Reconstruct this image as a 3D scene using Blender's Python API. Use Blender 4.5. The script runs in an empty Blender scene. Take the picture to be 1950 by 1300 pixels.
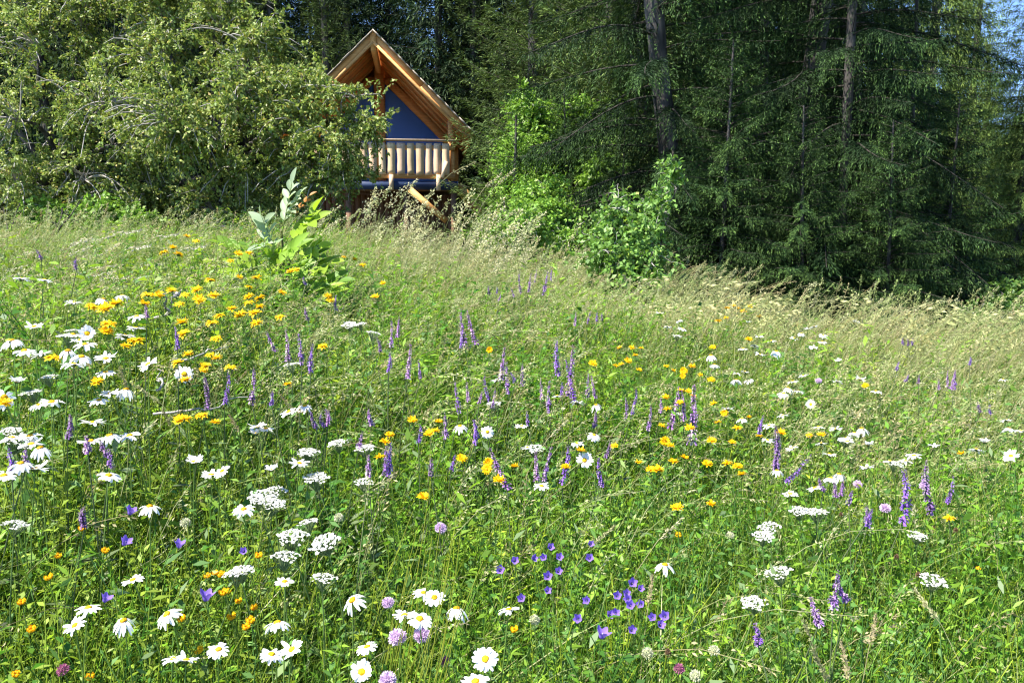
import bpy, bmesh, math, random
import numpy as np
from mathutils import Vector, Quaternion, Matrix

sc = bpy.context.scene
C = sc.collection
R = math.radians
# ------------------------------------------------------------------ camera
CAMZ = 1.2
F = 1530.0                       # focal length in photo pixels (photo is 1950 wide)
PITCH = math.atan(180 / F)       # the true horizon lies 180 px above the centre
cam_d = bpy.data.cameras.new('camera')
cam = bpy.data.objects.new('camera', cam_d); C.objects.link(cam)
cam_d.sensor_width = 36; cam_d.lens = F / 1950 * 36
cam_d.clip_start = 0.02; cam_d.clip_end = 2000
cam.location = (0, 0, CAMZ); cam.rotation_euler = (R(90) - PITCH, 0, 0)
sc.camera = cam
# ------------------------------------------------------------------ sky, sun, exposure
SUN_EL, SUN_AZ = R(57), math.atan2(-0.90, -0.44)     # azimuth from +Y towards +X
to_sun = Vector((math.sin(SUN_AZ) * math.cos(SUN_EL), math.cos(SUN_AZ) * math.cos(SUN_EL), math.sin(SUN_EL)))
w = bpy.data.worlds.new('World'); sc.world = w; w.use_nodes = True
nt = w.node_tree; nt.nodes.clear()
sky = nt.nodes.new('ShaderNodeTexSky'); sky.sky_type = 'NISHITA'; sky.sun_disc = False
sky.sun_elevation = SUN_EL; sky.sun_rotation = SUN_AZ; sky.altitude = 900; sky.air_density = 0.65; sky.dust_density = 0.0; sky.ozone_density = 5.0
bg = nt.nodes.new('ShaderNodeBackground'); bg.inputs[1].default_value = 0.14
wo = nt.nodes.new('ShaderNodeOutputWorld')
nt.links.new(sky.outputs[0], bg.inputs[0]); nt.links.new(bg.outputs[0], wo.inputs[0])
sl = bpy.data.lights.new('sun', 'SUN'); sl.energy = 4.8; sl.angle = R(0.5); sl.color = (1.0, 0.955, 0.88)
so = bpy.data.objects.new('sun', sl); C.objects.link(so)
so.rotation_euler = (-to_sun).to_track_quat('-Z', 'Y').to_euler(); so.location = (0, 0, 40)
sc.view_settings.view_transform = 'Standard'; sc.view_settings.look = 'None'
sc.view_settings.exposure = 1.62; sc.view_settings.gamma = 1
sc.render.engine = 'CYCLES'
cy = sc.cycles
cy.max_bounces = 8; cy.diffuse_bounces = 4; cy.glossy_bounces = 2; cy.transmission_bounces = 5; cy.transparent_max_bounces = 6
cy.use_denoising = True; cy.denoiser = 'OPENIMAGEDENOISE'; cy.denoising_input_passes = 'RGB_ALBEDO_NORMAL'; cy.denoising_prefilter = 'ACCURATE'
cy.use_adaptive_sampling = False; cy.filter_width = 1.2
sc.render.filter_size = 1.2 if hasattr(sc.render, 'filter_size') else 1.5

# ------------------------------------------------------------------ helpers
def tag(o, label=None, cat=None, group=None, kind=None):
    if label: o['label'] = label
    if cat: o['category'] = cat
    if group: o['group'] = group
    if kind: o['kind'] = kind
    return o

def empty(name, loc=(0, 0, 0), rz=0):
    o = bpy.data.objects.new(name, None); C.objects.link(o)
    o.location = loc; o.rotation_euler = (0, 0, rz); o.empty_display_size = 0.1
    return o

def link(name, me, parent=None, loc=None):
    o = bpy.data.objects.new(name, me); C.objects.link(o)
    if parent is not None: o.parent = parent
    if loc is not None: o.location = loc
    return o

def np_mesh(name, V, Q, mat, col=None, smooth=False):
    """mesh from numpy: V (n,3), Q (m,4) or list of such, col (n,3) per vertex"""
    V = np.ascontiguousarray(V, np.float32).reshape(-1, 3); Q = np.ascontiguousarray(Q, np.int32).reshape(-1, 4)
    me = bpy.data.meshes.new(name)
    me.vertices.add(len(V)); me.vertices.foreach_set('co', V.ravel())
    me.loops.add(Q.size); me.loops.foreach_set('vertex_index', Q.ravel())
    me.polygons.add(len(Q))
    me.polygons.foreach_set('loop_start', np.arange(0, Q.size, 4, dtype=np.int32))
    if smooth: me.polygons.foreach_set('use_smooth', np.ones(len(Q), bool))
    me.update(calc_edges=True)
    if col is not None:
        a = me.color_attributes.new('Col', 'FLOAT_COLOR', 'POINT')
        c = np.ones((len(V), 4), np.float32); c[:, :3] = np.asarray(col).reshape(-1, 3)
        a.data.foreach_set('color', c.ravel())
    me.materials.append(mat)
    return me

class Acc:
    """collects numpy pieces (V, Q, col) into one mesh"""
    def __init__(s): s.v, s.q, s.c, s.n = [], [], [], 0
    def add(s, V, Q, col):
        V = np.asarray(V, float).reshape(-1, 3); s.v.append(V); s.q.append(np.asarray(Q).reshape(-1, 4) + s.n)
        col = np.broadcast_to(np.asarray(col, float), V.shape) if np.ndim(col) == 1 else np.asarray(col, float).reshape(-1, 3)
        s.c.append(col); s.n += len(V)
    def mesh(s, name, mat, smooth=False):
        return np_mesh(name, np.concatenate(s.v), np.concatenate(s.q), mat, np.concatenate(s.c), smooth)

def nrm(v): return v / np.maximum(np.linalg.norm(v, axis=-1, keepdims=True), 1e-9)

def tubes(P, rad, sides=4):
    """P (N,K,3) centre lines, rad (N,K) -> V, Q"""
    P = np.asarray(P, float); N, K = P.shape[:2]; rad = np.broadcast_to(rad, (N, K))
    T = nrm(np.gradient(P, axis=1))
    ref = np.where(np.abs(T[..., 2:3]) > 0.9, np.array([1.0, 0.13, 0]), np.array([0.1, 0.05, 1.0]))
    a = nrm(np.cross(T, ref)); b = np.cross(T, a)
    th = np.arange(sides) * 2 * np.pi / sides
    V = P[:, :, None] + rad[..., None, None] * (np.cos(th)[:, None] * a[:, :, None] + np.sin(th)[:, None] * b[:, :, None])
    i = np.arange(N)[:, None, None] * K * sides; k = np.arange(K - 1)[None, :, None] * sides; s = np.arange(sides)[None, None]
    s2 = (s + 1) % sides
    Q = np.stack([i + k + s, i + k + s2, i + k + sides + s2, i + k + sides + s], -1).reshape(-1, 4)
    return V.reshape(-1, 3), Q

def leaves(P, D, Nn, L, W, fold=0.25):
    """one folded rhombic leaf per row: base P, direction D, normal-ish Nn"""
    D = nrm(D); S = nrm(np.cross(D, Nn)); U = np.cross(S, D)
    L = np.reshape(L, (-1, 1)) * np.ones((len(P), 1)); W = np.reshape(W, (-1, 1)) * np.ones((len(P), 1))
    m = P + D * L * 0.45
    V = np.stack([P, m + S * W / 2 + U * W * fold, P + D * L, m - S * W / 2 + U * W * fold], 1)
    return V.reshape(-1, 3), np.arange(len(P) * 4).reshape(-1, 4)

def blades(P, H, az, lean, curl, wid, seg=4):
    """curved tapering grass blades rooted at P: lean = sideways reach as share of H, curl = tip sag"""
    t = np.linspace(0, 1, seg + 1)[None, :, None]
    d = np.stack([np.cos(az), np.sin(az), 0 * az], -1)[:, None]
    H_ = H[:, None, None]; ln = lean[:, None, None]; cu = curl[:, None, None]
    z = H_ * (t - cu * t ** 3); xy = H_ * ln * (0.35 * t + 0.65 * t ** 2.2) + H_ * cu * 0.5 * t ** 3
    c = P[:, None] + d * xy + np.array([0, 0, 1.0]) * z
    a2 = az + np.pi / 2 + np.random.default_rng(5).uniform(-.9, .9, len(az))
    s = np.stack([np.cos(a2), np.sin(a2), 0 * az], -1)[:, None]
    ww = wid[:, None, None] * (1 - 0.9 * t ** 1.6) / 2
    V = np.stack([c - s * ww, c + s * ww], 2)
    n = np.arange(len(P))[:, None] * (seg + 1) * 2; k = np.arange(seg)[None] * 2
    Q = np.stack([n + k, n + k + 1, n + k + 3, n + k + 2], -1).reshape(-1, 4)
    return V.reshape(-1, 3), Q, np.broadcast_to(t, (len(P), seg + 1, 1))

def rep(c, k): return np.repeat(np.asarray(c), k, axis=0)

# ------------------------------------------------------------------ materials
def new_mat(name):
    m = bpy.data.materials.new(name); m.use_nodes = True; n = m.node_tree; n.nodes.clear()
    o = n.nodes.new('ShaderNodeOutputMaterial'); p = n.nodes.new('ShaderNodeBsdfPrincipled')
    n.links.new(p.outputs[0], o.inputs[0]); return m, n, p, o

def veg_mat(name, trans=0.35, rough=0.5, spec=0.3, noise=0.0, scale=40.0, tint=(1.15, 1.2, 0.7)):
    """thin plant tissue: colour attribute, gloss, light coming through"""
    m, n, p, o = new_mat(name)
    a = n.nodes.new('ShaderNodeAttribute'); a.attribute_name = 'Col'; src = a.outputs['Color']
    if noise:
        tc = n.nodes.new('ShaderNodeTexCoord'); nz = n.nodes.new('ShaderNodeTexNoise'); nz.inputs['Scale'].default_value = scale
        n.links.new(tc.outputs['Object'], nz.inputs['Vector'])
        mr = n.nodes.new('ShaderNodeMapRange'); mr.inputs[3].default_value = 1 - noise; mr.inputs[4].default_value = 1 + noise
        n.links.new(nz.outputs[0], mr.inputs[0])
        mx = n.nodes.new('ShaderNodeMix'); mx.data_type = 'RGBA'; mx.blend_type = 'MULTIPLY'; mx.inputs[0].default_value = 1
        n.links.new(src, mx.inputs[6]); n.links.new(mr.outputs[0], mx.inputs[7]); src = mx.outputs[2]
    p.inputs['Roughness'].default_value = rough; p.inputs['Specular IOR Level'].default_value = spec
    n.links.new(src, p.inputs['Base Color'])
    if trans:
        tr = n.nodes.new('ShaderNodeBsdfTranslucent'); ms = n.nodes.new('ShaderNodeMixShader'); ms.inputs[0].default_value = trans
        tm = n.nodes.new('ShaderNodeMix'); tm.data_type = 'RGBA'; tm.blend_type = 'MULTIPLY'; tm.inputs[0].default_value = 1
        tm.inputs[7].default_value = (*tint, 1); n.links.new(src, tm.inputs[6]); n.links.new(tm.outputs[2], tr.inputs[0])
        n.links.new(p.outputs[0], ms.inputs[1]); n.links.new(tr.outputs[0], ms.inputs[2]); n.links.new(ms.outputs[0], o.inputs[0])
    return m

def noise_mat(name, c1, c2, scale=(6, 6, 6), detail=6, rough=0.75, bump=0.3, c3=None, spec=0.3, dist=0.0):
    m, n, p, o = new_mat(name)
    tc = n.nodes.new('ShaderNodeTexCoord'); mp = n.nodes.new('ShaderNodeMapping'); mp.inputs['Scale'].default_value = scale
    nz = n.nodes.new('ShaderNodeTexNoise'); nz.inputs['Scale'].default_value = 1; nz.inputs['Detail'].default_value = detail; nz.inputs['Distortion'].default_value = dist
    rp = n.nodes.new('ShaderNodeValToRGB'); e = rp.color_ramp.elements
    e[0].position = 0.32; e[0].color = (*c1, 1); e[1].position = 0.68; e[1].color = (*c2, 1)
    if c3: x = e.new(0.5); x.color = (*c3, 1)
    bp = n.nodes.new('ShaderNodeBump'); bp.inputs['Strength'].default_value = bump; bp.inputs['Distance'].default_value = 0.02
    L = n.links.new
    L(tc.outputs['Object'], mp.inputs[0]); L(mp.outputs[0], nz.inputs['Vector']); L(nz.outputs[0], rp.inputs[0]); L(rp.outputs[0], p.inputs['Base Color'])
    L(nz.outputs[0], bp.inputs['Height']); L(bp.outputs[0], p.inputs['Normal'])
    p.inputs['Roughness'].default_value = rough; p.inputs['Specular IOR Level'].default_value = spec
    return m

M_grass = veg_mat('grass_blade', 0.42, 0.45, 0.35)
M_leaf = veg_mat('herb_leaf', 0.42, 0.48, 0.3)
M_tree_leaf = veg_mat('tree_leaf', 0.3, 0.5, 0.3)
M_needle = veg_mat('needles', 0.12, 0.65, 0.12)
M_straw = veg_mat('dry_grass', 0.35, 0.6, 0.2, tint=(1.1, 1.0, 0.8))
M_petal = veg_mat('petal', 0.3, 0.6, 0.15, tint=(1, 1, 1))
M_stem = veg_mat('stem', 0.1, 0.5, 0.3)
M_bark = noise_mat('grey_bark', (0.022, 0.019, 0.016), (0.11, 0.10, 0.09), (9, 9, 2.5), 8, 0.9, 0.9)
M_twig = noise_mat('grey_twig', (0.20, 0.18, 0.155), (0.42, 0.39, 0.35), (14, 14, 5), 6, 0.85, 0.5)
M_brownbark = noise_mat('brown_branch_bark', (0.02, 0.016, 0.012), (0.06, 0.05, 0.04), (9, 9, 4), 6, 0.9, 0.5)
M_soil = noise_mat('meadow_soil', (0.025, 0.03, 0.012), (0.07, 0.075, 0.03), (5, 5, 5), 8, 0.95, 0.6)
M_hill = noise_mat('wooded_hill', (0.03, 0.06, 0.025), (0.12, 0.15, 0.07), (0.12, 0.12, 0.12), 10, 0.95, 1.0, c3=(0.06, 0.1, 0.04))

# ------------------------------------------------------------------ terrain
GH = 0.5                                          # mean height of the meadow above its soil
def sstep(a, b, x): t = np.clip((x - a) / (b - a), 0, 1); return t * t * (3 - 2 * t)
def canopy(x, y):
    x = np.asarray(x, float); y = np.asarray(y, float)
    c = -0.71 + 0.07 * np.minimum(np.maximum(y, -3), 8.5) + 0.012 * np.maximum(y - 20, 0)
    wy = sstep(0.6, 1.5, y)
    c = c + 0.225 * np.clip(-x - .25 * sstep(4, 7, y), 0, 1.5) * wy - 0.085 * np.clip(x, 0, 6) * wy
    c = c - 0.10 * sstep(0.8, 2.5, x) * np.clip(y - 4.6, 0, 3.2)
    c = c + 0.03 * np.sin(x * 2.1 + 1) * np.sin(y * 1.7)
    return CAMZ + c
def ground(x, y): return canopy(x, y) - GH
def tall(x, y):                                     # the sward grows rank towards the cabin and under the fruit tree
    return 1 + .0 * sstep(4.8, 6.6, y) * np.exp(-((x + .4) / 1.9) ** 2) + .1 * sstep(3.4, 5, y) * sstep(-1.2, -2.2, x) + .25 * sstep(3.0, 4.5, y) * sstep(.8, 1.8, x)

fwd = np.array([0, math.cos(PITCH), -math.sin(PITCH)]); rgt = np.array([1.0, 0, 0]); upv = np.array([0, math.sin(PITCH), math.cos(PITCH)])
CAMP = np.array([0, 0, CAMZ])
def ray(u, v): return fwd + (u - 975) / F * rgt + (650 - v) / F * upv
def at(u, v, y):                                   # the point on the sight line of a photo pixel at a given distance north
    r = ray(u, v); return CAMP + r * (y / r[1])
_dd = np.linspace(0.75, 9, 900)
def on_canopy(u, v, lift=0.0):
    r = ray(u, v); p = CAMP + _dd[:, None] * r
    lift = lift + (.10 if v < 700 else .04 if v < 780 else 0)
    hit = np.nonzero(p[:, 2] <= canopy(p[:, 0], p[:, 1]) + lift)[0]
    return p[hit[0]] if len(hit) else p[int(900 * 5.5 / 9)]

def ground_mesh():
    xs = np.concatenate([np.linspace(-400, -14, 20), np.linspace(-13, 13, 105), np.linspace(14, 400, 20)])
    ys = np.concatenate([np.linspace(-60, -2, 12), np.linspace(-1.5, 16, 90), np.linspace(17, 600, 40)])
    X, Y = np.meshgrid(xs, ys); Z = ground(X, Y)
    V = np.stack([X, Y, Z], -1).reshape(-1, 3); nx, ny = len(xs), len(ys)
    i = np.arange(ny - 1)[:, None] * nx + np.arange(nx - 1)[None]
    Q = np.stack([i, i + 1, i + nx + 1, i + nx], -1).reshape(-1, 4)
    return np_mesh('ground', V, Q, M_soil, None, True)
tag(link('ground', ground_mesh()), 'dark meadow soil under the tall grass', 'ground', kind='structure')

def hill_mesh():
    xs = np.linspace(20, 420, 60); ys = np.linspace(150, 420, 30)
    X, Y = np.meshgrid(xs, ys)
    rr = np.random.default_rng(3)
    Z = -4 + 62 * np.exp(-((X - 230) / 90) ** 2 - ((Y - 290) / 110) ** 2) + 2.5 * np.sin(X * .23) * np.sin(Y * .19) + rr.normal(0, .8, X.shape)
    nx, ny = 60, 30; i = np.arange(ny - 1)[:, None] * nx + np.arange(nx - 1)[None]
    return np_mesh('hill', np.stack([X, Y, Z], -1).reshape(-1, 3), np.stack([i, i + 1, i + nx + 1, i + nx], -1).reshape(-1, 4), M_hill, None, True)
tag(link('hill', hill_mesh()), 'distant wooded hill beyond the right edge of the forest', 'hill', kind='structure')
# ------------------------------------------------------------------ cabin on posts
def wood_mat(name, c1, c2, rough=.65, axis=0, bump=.25):
    m, n, p, o = new_mat(name); L = n.links.new
    tc = n.nodes.new('ShaderNodeTexCoord'); mp = n.nodes.new('ShaderNodeMapping')
    s = [16, 16, 16]; s[axis] = 1.2; mp.inputs['Scale'].default_value = s
    nz = n.nodes.new('ShaderNodeTexNoise'); nz.inputs['Scale'].default_value = 1.6; nz.inputs['Detail'].default_value = 7; nz.inputs['Distortion'].default_value = .6
    rp = n.nodes.new('ShaderNodeValToRGB'); e = rp.color_ramp.elements; e[0].position = .3; e[0].color = (*c1, 1); e[1].position = .7; e[1].color = (*c2, 1)
    a = n.nodes.new('ShaderNodeAttribute'); a.attribute_name = 'Col'
    mx = n.nodes.new('ShaderNodeMix'); mx.data_type = 'RGBA'; mx.blend_type = 'MULTIPLY'; mx.inputs[0].default_value = 1
    bp = n.nodes.new('ShaderNodeBump'); bp.inputs['Strength'].default_value = bump; bp.inputs['Distance'].default_value = .01
    L(tc.outputs['Object'], mp.inputs[0]); L(mp.outputs[0], nz.inputs['Vector']); L(nz.outputs[0], rp.inputs[0])
    L(rp.outputs[0], mx.inputs[6]); L(a.outputs['Color'], mx.inputs[7]); L(mx.outputs[2], p.inputs['Base Color']); L(nz.outputs[0], bp.inputs['Height']); L(bp.outputs[0], p.inputs['Normal'])
    p.inputs['Roughness'].default_value = rough; p.inputs['Specular IOR Level'].default_value = .25
    return m
M_gold = wood_mat('golden_larch_wood', (.50, .235, .07), (.66, .35, .12))
M_soffit = wood_mat('red_brown_boards', (.62, .26, .075), (.80, .40, .13), axis=0)
M_pale = wood_mat('pale_sawn_wood', (.50, .34, .20), (.66, .48, .31), axis=2, bump=.04)
M_shingle = wood_mat('grey_shingle', (.24, .20, .155), (.45, .39, .31), .85, axis=1)
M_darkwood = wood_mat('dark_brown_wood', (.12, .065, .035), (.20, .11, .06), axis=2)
m_, n_, p_, o_ = new_mat('flat_blue'); M_blue = m_
nz_ = n_.nodes.new('ShaderNodeTexNoise'); nz_.inputs['Scale'].default_value = 3; rp_ = n_.nodes.new('ShaderNodeValToRGB')
rp_.color_ramp.elements[0].color = (.085, .21, .58, 1); rp_.color_ramp.elements[1].color = (.10, .235, .62, 1)  # nearly even matte blue as base colour of the panes
n_.links.new(nz_.outputs[0], rp_.inputs[0]); n_.links.new(rp_.outputs[0], p_.inputs['Base Color']); p_.inputs['Roughness'].default_value = .6

M_blue_edge = noise_mat('dark_blue_edge', (.02, .036, .085), (.028, .048, .11), (3, 3, 3), 3, .6, .05)
cg = random.Random(9)
CUBE_Q = np.array([[0, 1, 3, 2], [4, 6, 7, 5], [0, 4, 5, 1], [2, 3, 7, 6], [0, 2, 6, 4], [1, 5, 7, 3]])
def beam(a, p0, p1, w, h, up=(0, 0, 1), tone=None):
    """a board from p0 to p1, w across, h along up"""
    p0, p1 = np.asarray(p0, float), np.asarray(p1, float); T = nrm((p1 - p0)[None])[0]; S = nrm(np.cross(T, up)[None])[0]; U = np.cross(S, T)
    V = [p + S * w / 2 * sx + U * h / 2 * sz for p in (p0, p1) for sx in (-1, 1) for sz in (-1, 1)]
    k = tone or cg.uniform(.8, 1.15); a.add(np.array(V), CUBE_Q, (k, k, k))
def box(a, x0, x1, y0, y1, z0, z1, tone=None):
    V = np.array([[x, y, z] for x in (x0, x1) for y in (y0, y1) for z in (z0, z1)]); k = tone or cg.uniform(.85, 1.12); a.add(V, CUBE_Q, (k, k, k))

D_C = 20.0; KX = F / D_C
cabin = empty('cabin', (-3.33, D_C, CAMZ), R(6.5)); cabin.scale = (.975, 1, .957)
GZ = float(ground(-3.4, 20)) - CAMZ
tag(cabin, 'small wooden gabled cabin raised on posts with a balcony', 'cabin')
def part(a, name, m, parent=cabin): return link(name, a.mesh(name, m), parent)
APX, EAV, HW, LEN = 5.36, 2.98, 2.38, 6.6
s45 = math.sqrt(.5)
roof_slopes = []
for s in (-1, 1):
    # planked underside
    a = Acc(); n = 40; up = np.array([s * s45, 0, s45])
    for k in range(n):
        y = .03 + (k + .5) * (LEN - .05) / n
        beam(a, (0, y, APX - .16), (s * HW, y, EAV - .16), (LEN - .05) / n - .007, .03, up)
    part(a, 'soffit', M_soffit)
    # roof covering of shingle courses
    a = Acc(); nc = 13
    for k in range(nc):
        f = (k + .5) / nc; c = np.array([s * (HW + .10) * f, 0, APX - (APX - EAV + .10) * f]); up = np.array([s * s45, 0, s45])
        off = up * (.003 * (k % 2) + .006)
        y = -.12
        while y < LEN:
            wl = cg.uniform(.12, .3); beam(a, c + off + [0, y + (cg.uniform(-.03, .03) if y < 0 else 0), 0], c + off + [0, y + wl - .006, 0], (HW + .1) / nc / s45 * 1.1, .022, up); y += wl
    rf = part(a, 'roof', M_shingle)
    # rake boards: broad golden one over a paler narrow trim
    a = Acc(); up = np.array([s * s45, 0, s45])
    for f0, f1 in ((0.0, .49), (.493, 1.0)):
        beam(a, np.array([s * HW * f0, 0, APX - .13 - (APX - EAV) * f0]), np.array([s * HW * f1, 0, APX - .13 - (APX - EAV) * f1]), .05, .17, up)
    part(a, 'rake_board', M_gold)
    a = Acc(); beam(a, np.array([0, -.045, APX - .27]), np.array([s * HW, -.045, EAV - .27]), .04, .065, up, 1.1); part(a, 'rake_trim', M_gold)
    a = Acc(); beam(a, (s * (HW + .02), 0, EAV - .17), (s * (HW + .02), LEN, EAV - .17), .04, .2); part(a, 'eave_board', M_soffit)
    for k in range(3):                               # rafters under the planks
        a = Acc(); y = .7 + k * .85
        beam(a, (s * .1, y, APX - .30), (s * HW * .97, y, EAV - .23), .06, .05, up); part(a, 'rafter', M_gold)
a = Acc(); beam(a, (0, -.04, APX - .36), (0, LEN, APX - .36), .13, .24); part(a, 'ridge_beam', M_gold)
a = Acc(); box(a, -.075, .075, -.06, -.03, APX - .40, APX - .02); part(a, 'ridge_block', M_gold)
# front wall set back under the overhang
WL = 2.6; slope = lambda x: APX - .24 - abs(x) * (APX - EAV) / HW
DECK = 1.66
def wall_poly(name, xs, y, z0, th, m, parent=cabin, dz=0.0):
    a = Acc(); x0, x1 = xs; n = 8
    x = np.linspace(x0, x1, n); top = np.array([slope(t) - dz for t in x])
    top = np.maximum(top, z0 + .001)
    f = np.stack([np.stack([x, 0 * x + y, 0 * x + z0], -1), np.stack([x, 0 * x + y, top], -1), np.stack([x, 0 * x + y + th, 0 * x + z0], -1), np.stack([x, 0 * x + y + th, top], -1)], 1).reshape(-1, 3)
    i = np.arange(n - 1)[:, None] * 4
    Q = np.concatenate([np.concatenate([i, i + 4, i + 5, i + 1], 1), np.concatenate([i + 2, i + 3, i + 7, i + 6], 1), np.concatenate([i + 1, i + 5, i + 7, i + 3], 1), np.concatenate([i, i + 2, i + 6, i + 4], 1),
                        [[0, 1, 3, 2], [4 * n - 4, 4 * n - 2, 4 * n - 1, 4 * n - 3]]])
    a.add(f, Q, (1, 1, 1)); return part(a, name, m, parent)
wall_poly('front_wall', (-2.2, 2.2), WL + .12, DECK, .12, M_soffit, dz=.0)
for s in (-1, 1):
    xs = (-1.9, -.16) if s < 0 else (.16, 1.9)
    pane = wall_poly('window_pane', xs, WL + .06, DECK + .05, .03, M_blue, dz=.34)
a = Acc(); beam(a, (0, WL, DECK), (0, WL, slope(0) - .02), .26, .16, (0, 1, 0)); part(a, 'king_post', M_soffit)
for s in (-1, 1):
    a = Acc(); beam(a, (s * .2, WL + .02, slope(.2) - .2), (s * 2.1, WL + .02, slope(2.1) - .2), .08, .2, (s * s45, 0, s45)); part(a, 'window_frame', M_soffit)
    a = Acc(); n = 22                                # side walls of upright boards
    for k in range(n): y = WL + .26 + k * (LEN - WL - .3) / n; box(a, s * 2.2 - .02, s * 2.2 + .02, y, y + (LEN - WL - .3) / n - .008, DECK - .2, EAV - .12)
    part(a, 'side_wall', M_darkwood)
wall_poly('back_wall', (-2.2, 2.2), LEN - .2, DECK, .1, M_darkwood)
# deck, its blue edge, posts and railing
a = Acc(); n = 34
for k in range(n): y = .03 + k * (LEN - .2) / n; box(a, -2.05, 2.05, y, y + (LEN - .2) / n - .008, DECK - .04, DECK)
part(a, 'deck', M_soffit)
a = Acc(); box(a, -2.06, 2.06, -.012, .02, 1.46, DECK + .02, 1); part(a, 'deck_edge', M_blue_edge)
for y in (.12, 2.6, 4.6, 6.2):
    a = Acc(); beam(a, (-2.05, y, DECK - .14), (2.05, y, DECK - .14), .1, .18); part(a, 'joist', M_darkwood)
for x in (-1.95, -.7, .75, 1.95):
    for y in (.18, 2.6, 5.8):
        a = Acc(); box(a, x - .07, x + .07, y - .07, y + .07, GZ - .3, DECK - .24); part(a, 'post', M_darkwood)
a = Acc()
for k in range(26): x = -2.0 + k * 4.0 / 26; box(a, x, x + .145, 1.25, 1.28, GZ - .1, DECK - .25)
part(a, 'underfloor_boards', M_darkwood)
for x in (.38, 1.56, -.72):
    a = Acc(); box(a, x - .055, x + .055, -.075, -.015, 1.44, 1.84, 1.05); part(a, 'rail_bracket', M_pale)
a = Acc(); box(a, -2.0, 2.0, -.09, .05, 2.68, 2.725, .85); part(a, 'top_rail', M_pale)
for z in (1.80, 2.52):
    a = Acc(); box(a, -1.98, 1.98, -.03, .03, z - .06, z + .06); part(a, 'rail', M_gold)
for x in (-1.93, 0.02, 1.93):
    a = Acc(); box(a, x - .045, x + .045, .035, .125, DECK, 2.67); part(a, 'rail_post', M_gold)
x = -1.97
wg = np.random.default_rng(14)
while x < 1.95:                                      # waney-edged balusters
    bw = cg.uniform(.17, .205)
    if x + bw > 1.98: break
    n = 9; z = np.linspace(1.84 + cg.uniform(-.02, .02), 2.63, n); wv = np.cumsum(wg.normal(0, .004, (2, n)), 1)
    l_ = x + wv[0]; r_ = x + bw + wv[1]
    f = np.stack([np.stack([l_, 0 * z - .05, z], -1), np.stack([r_, 0 * z - .05, z], -1), np.stack([r_, 0 * z - .036, z], -1), np.stack([l_, 0 * z - .036, z], -1)], 1).reshape(-1, 3)
    i = np.arange(n - 1)[:, None] * 4
    Q = np.concatenate([np.concatenate([i + j, i + (j + 1) % 4, i + 4 + (j + 1) % 4, i + 4 + j], 1) for j in range(4)] + [[[3, 2, 1, 0], [4 * n - 4, 4 * n - 3, 4 * n - 2, 4 * n - 1]]])
    a = Acc(); k = cg.uniform(.78, 1.15); a.add(f, Q, (k, k * cg.uniform(.94, 1.02), k * cg.uniform(.85, 1.05))); part(a, 'baluster', M_pale); x += bw + cg.uniform(.03, .055)
a = Acc(); beam(a, (1.66, -.09, 1.76), (1.76, -.09, 2.18), .10, .02, (0, 1, 0), 1.3); part(a, 'diagonal_sliver', M_pale)  # thin diagonal strip, toned brighter than the balusters behind it
a = Acc(); box(a, 1.82, 1.95, .2, .33, DECK, 3.3); part(a, 'corner_post', M_gold)
a = Acc(); box(a, -1.95, -1.82, .2, .33, DECK, 3.3); part(a, 'corner_post', M_gold)
a = Acc(); beam(a, (.84, -.03, 1.47), (1.76, -.03, .66), .05, .15, (0, 0, 1)); part(a, 'brace', M_gold)
# side stair going down to the right
st = Acc()
for y in (.35, 1.25): beam(st, (2.08, y, 1.62), (3.25, y, .28), .05, .2)
part(st, 'stair_stringer', M_gold)
for k in range(6):
    a = Acc(); f = (k + .5) / 6; cx, cz = 2.08 + 1.17 * f, 1.62 - 1.34 * f; box(a, cx - .13, cx + .13, .38, 1.22, cz - .02, cz + .02); part(a, 'stair_tread', M_gold)
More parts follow.
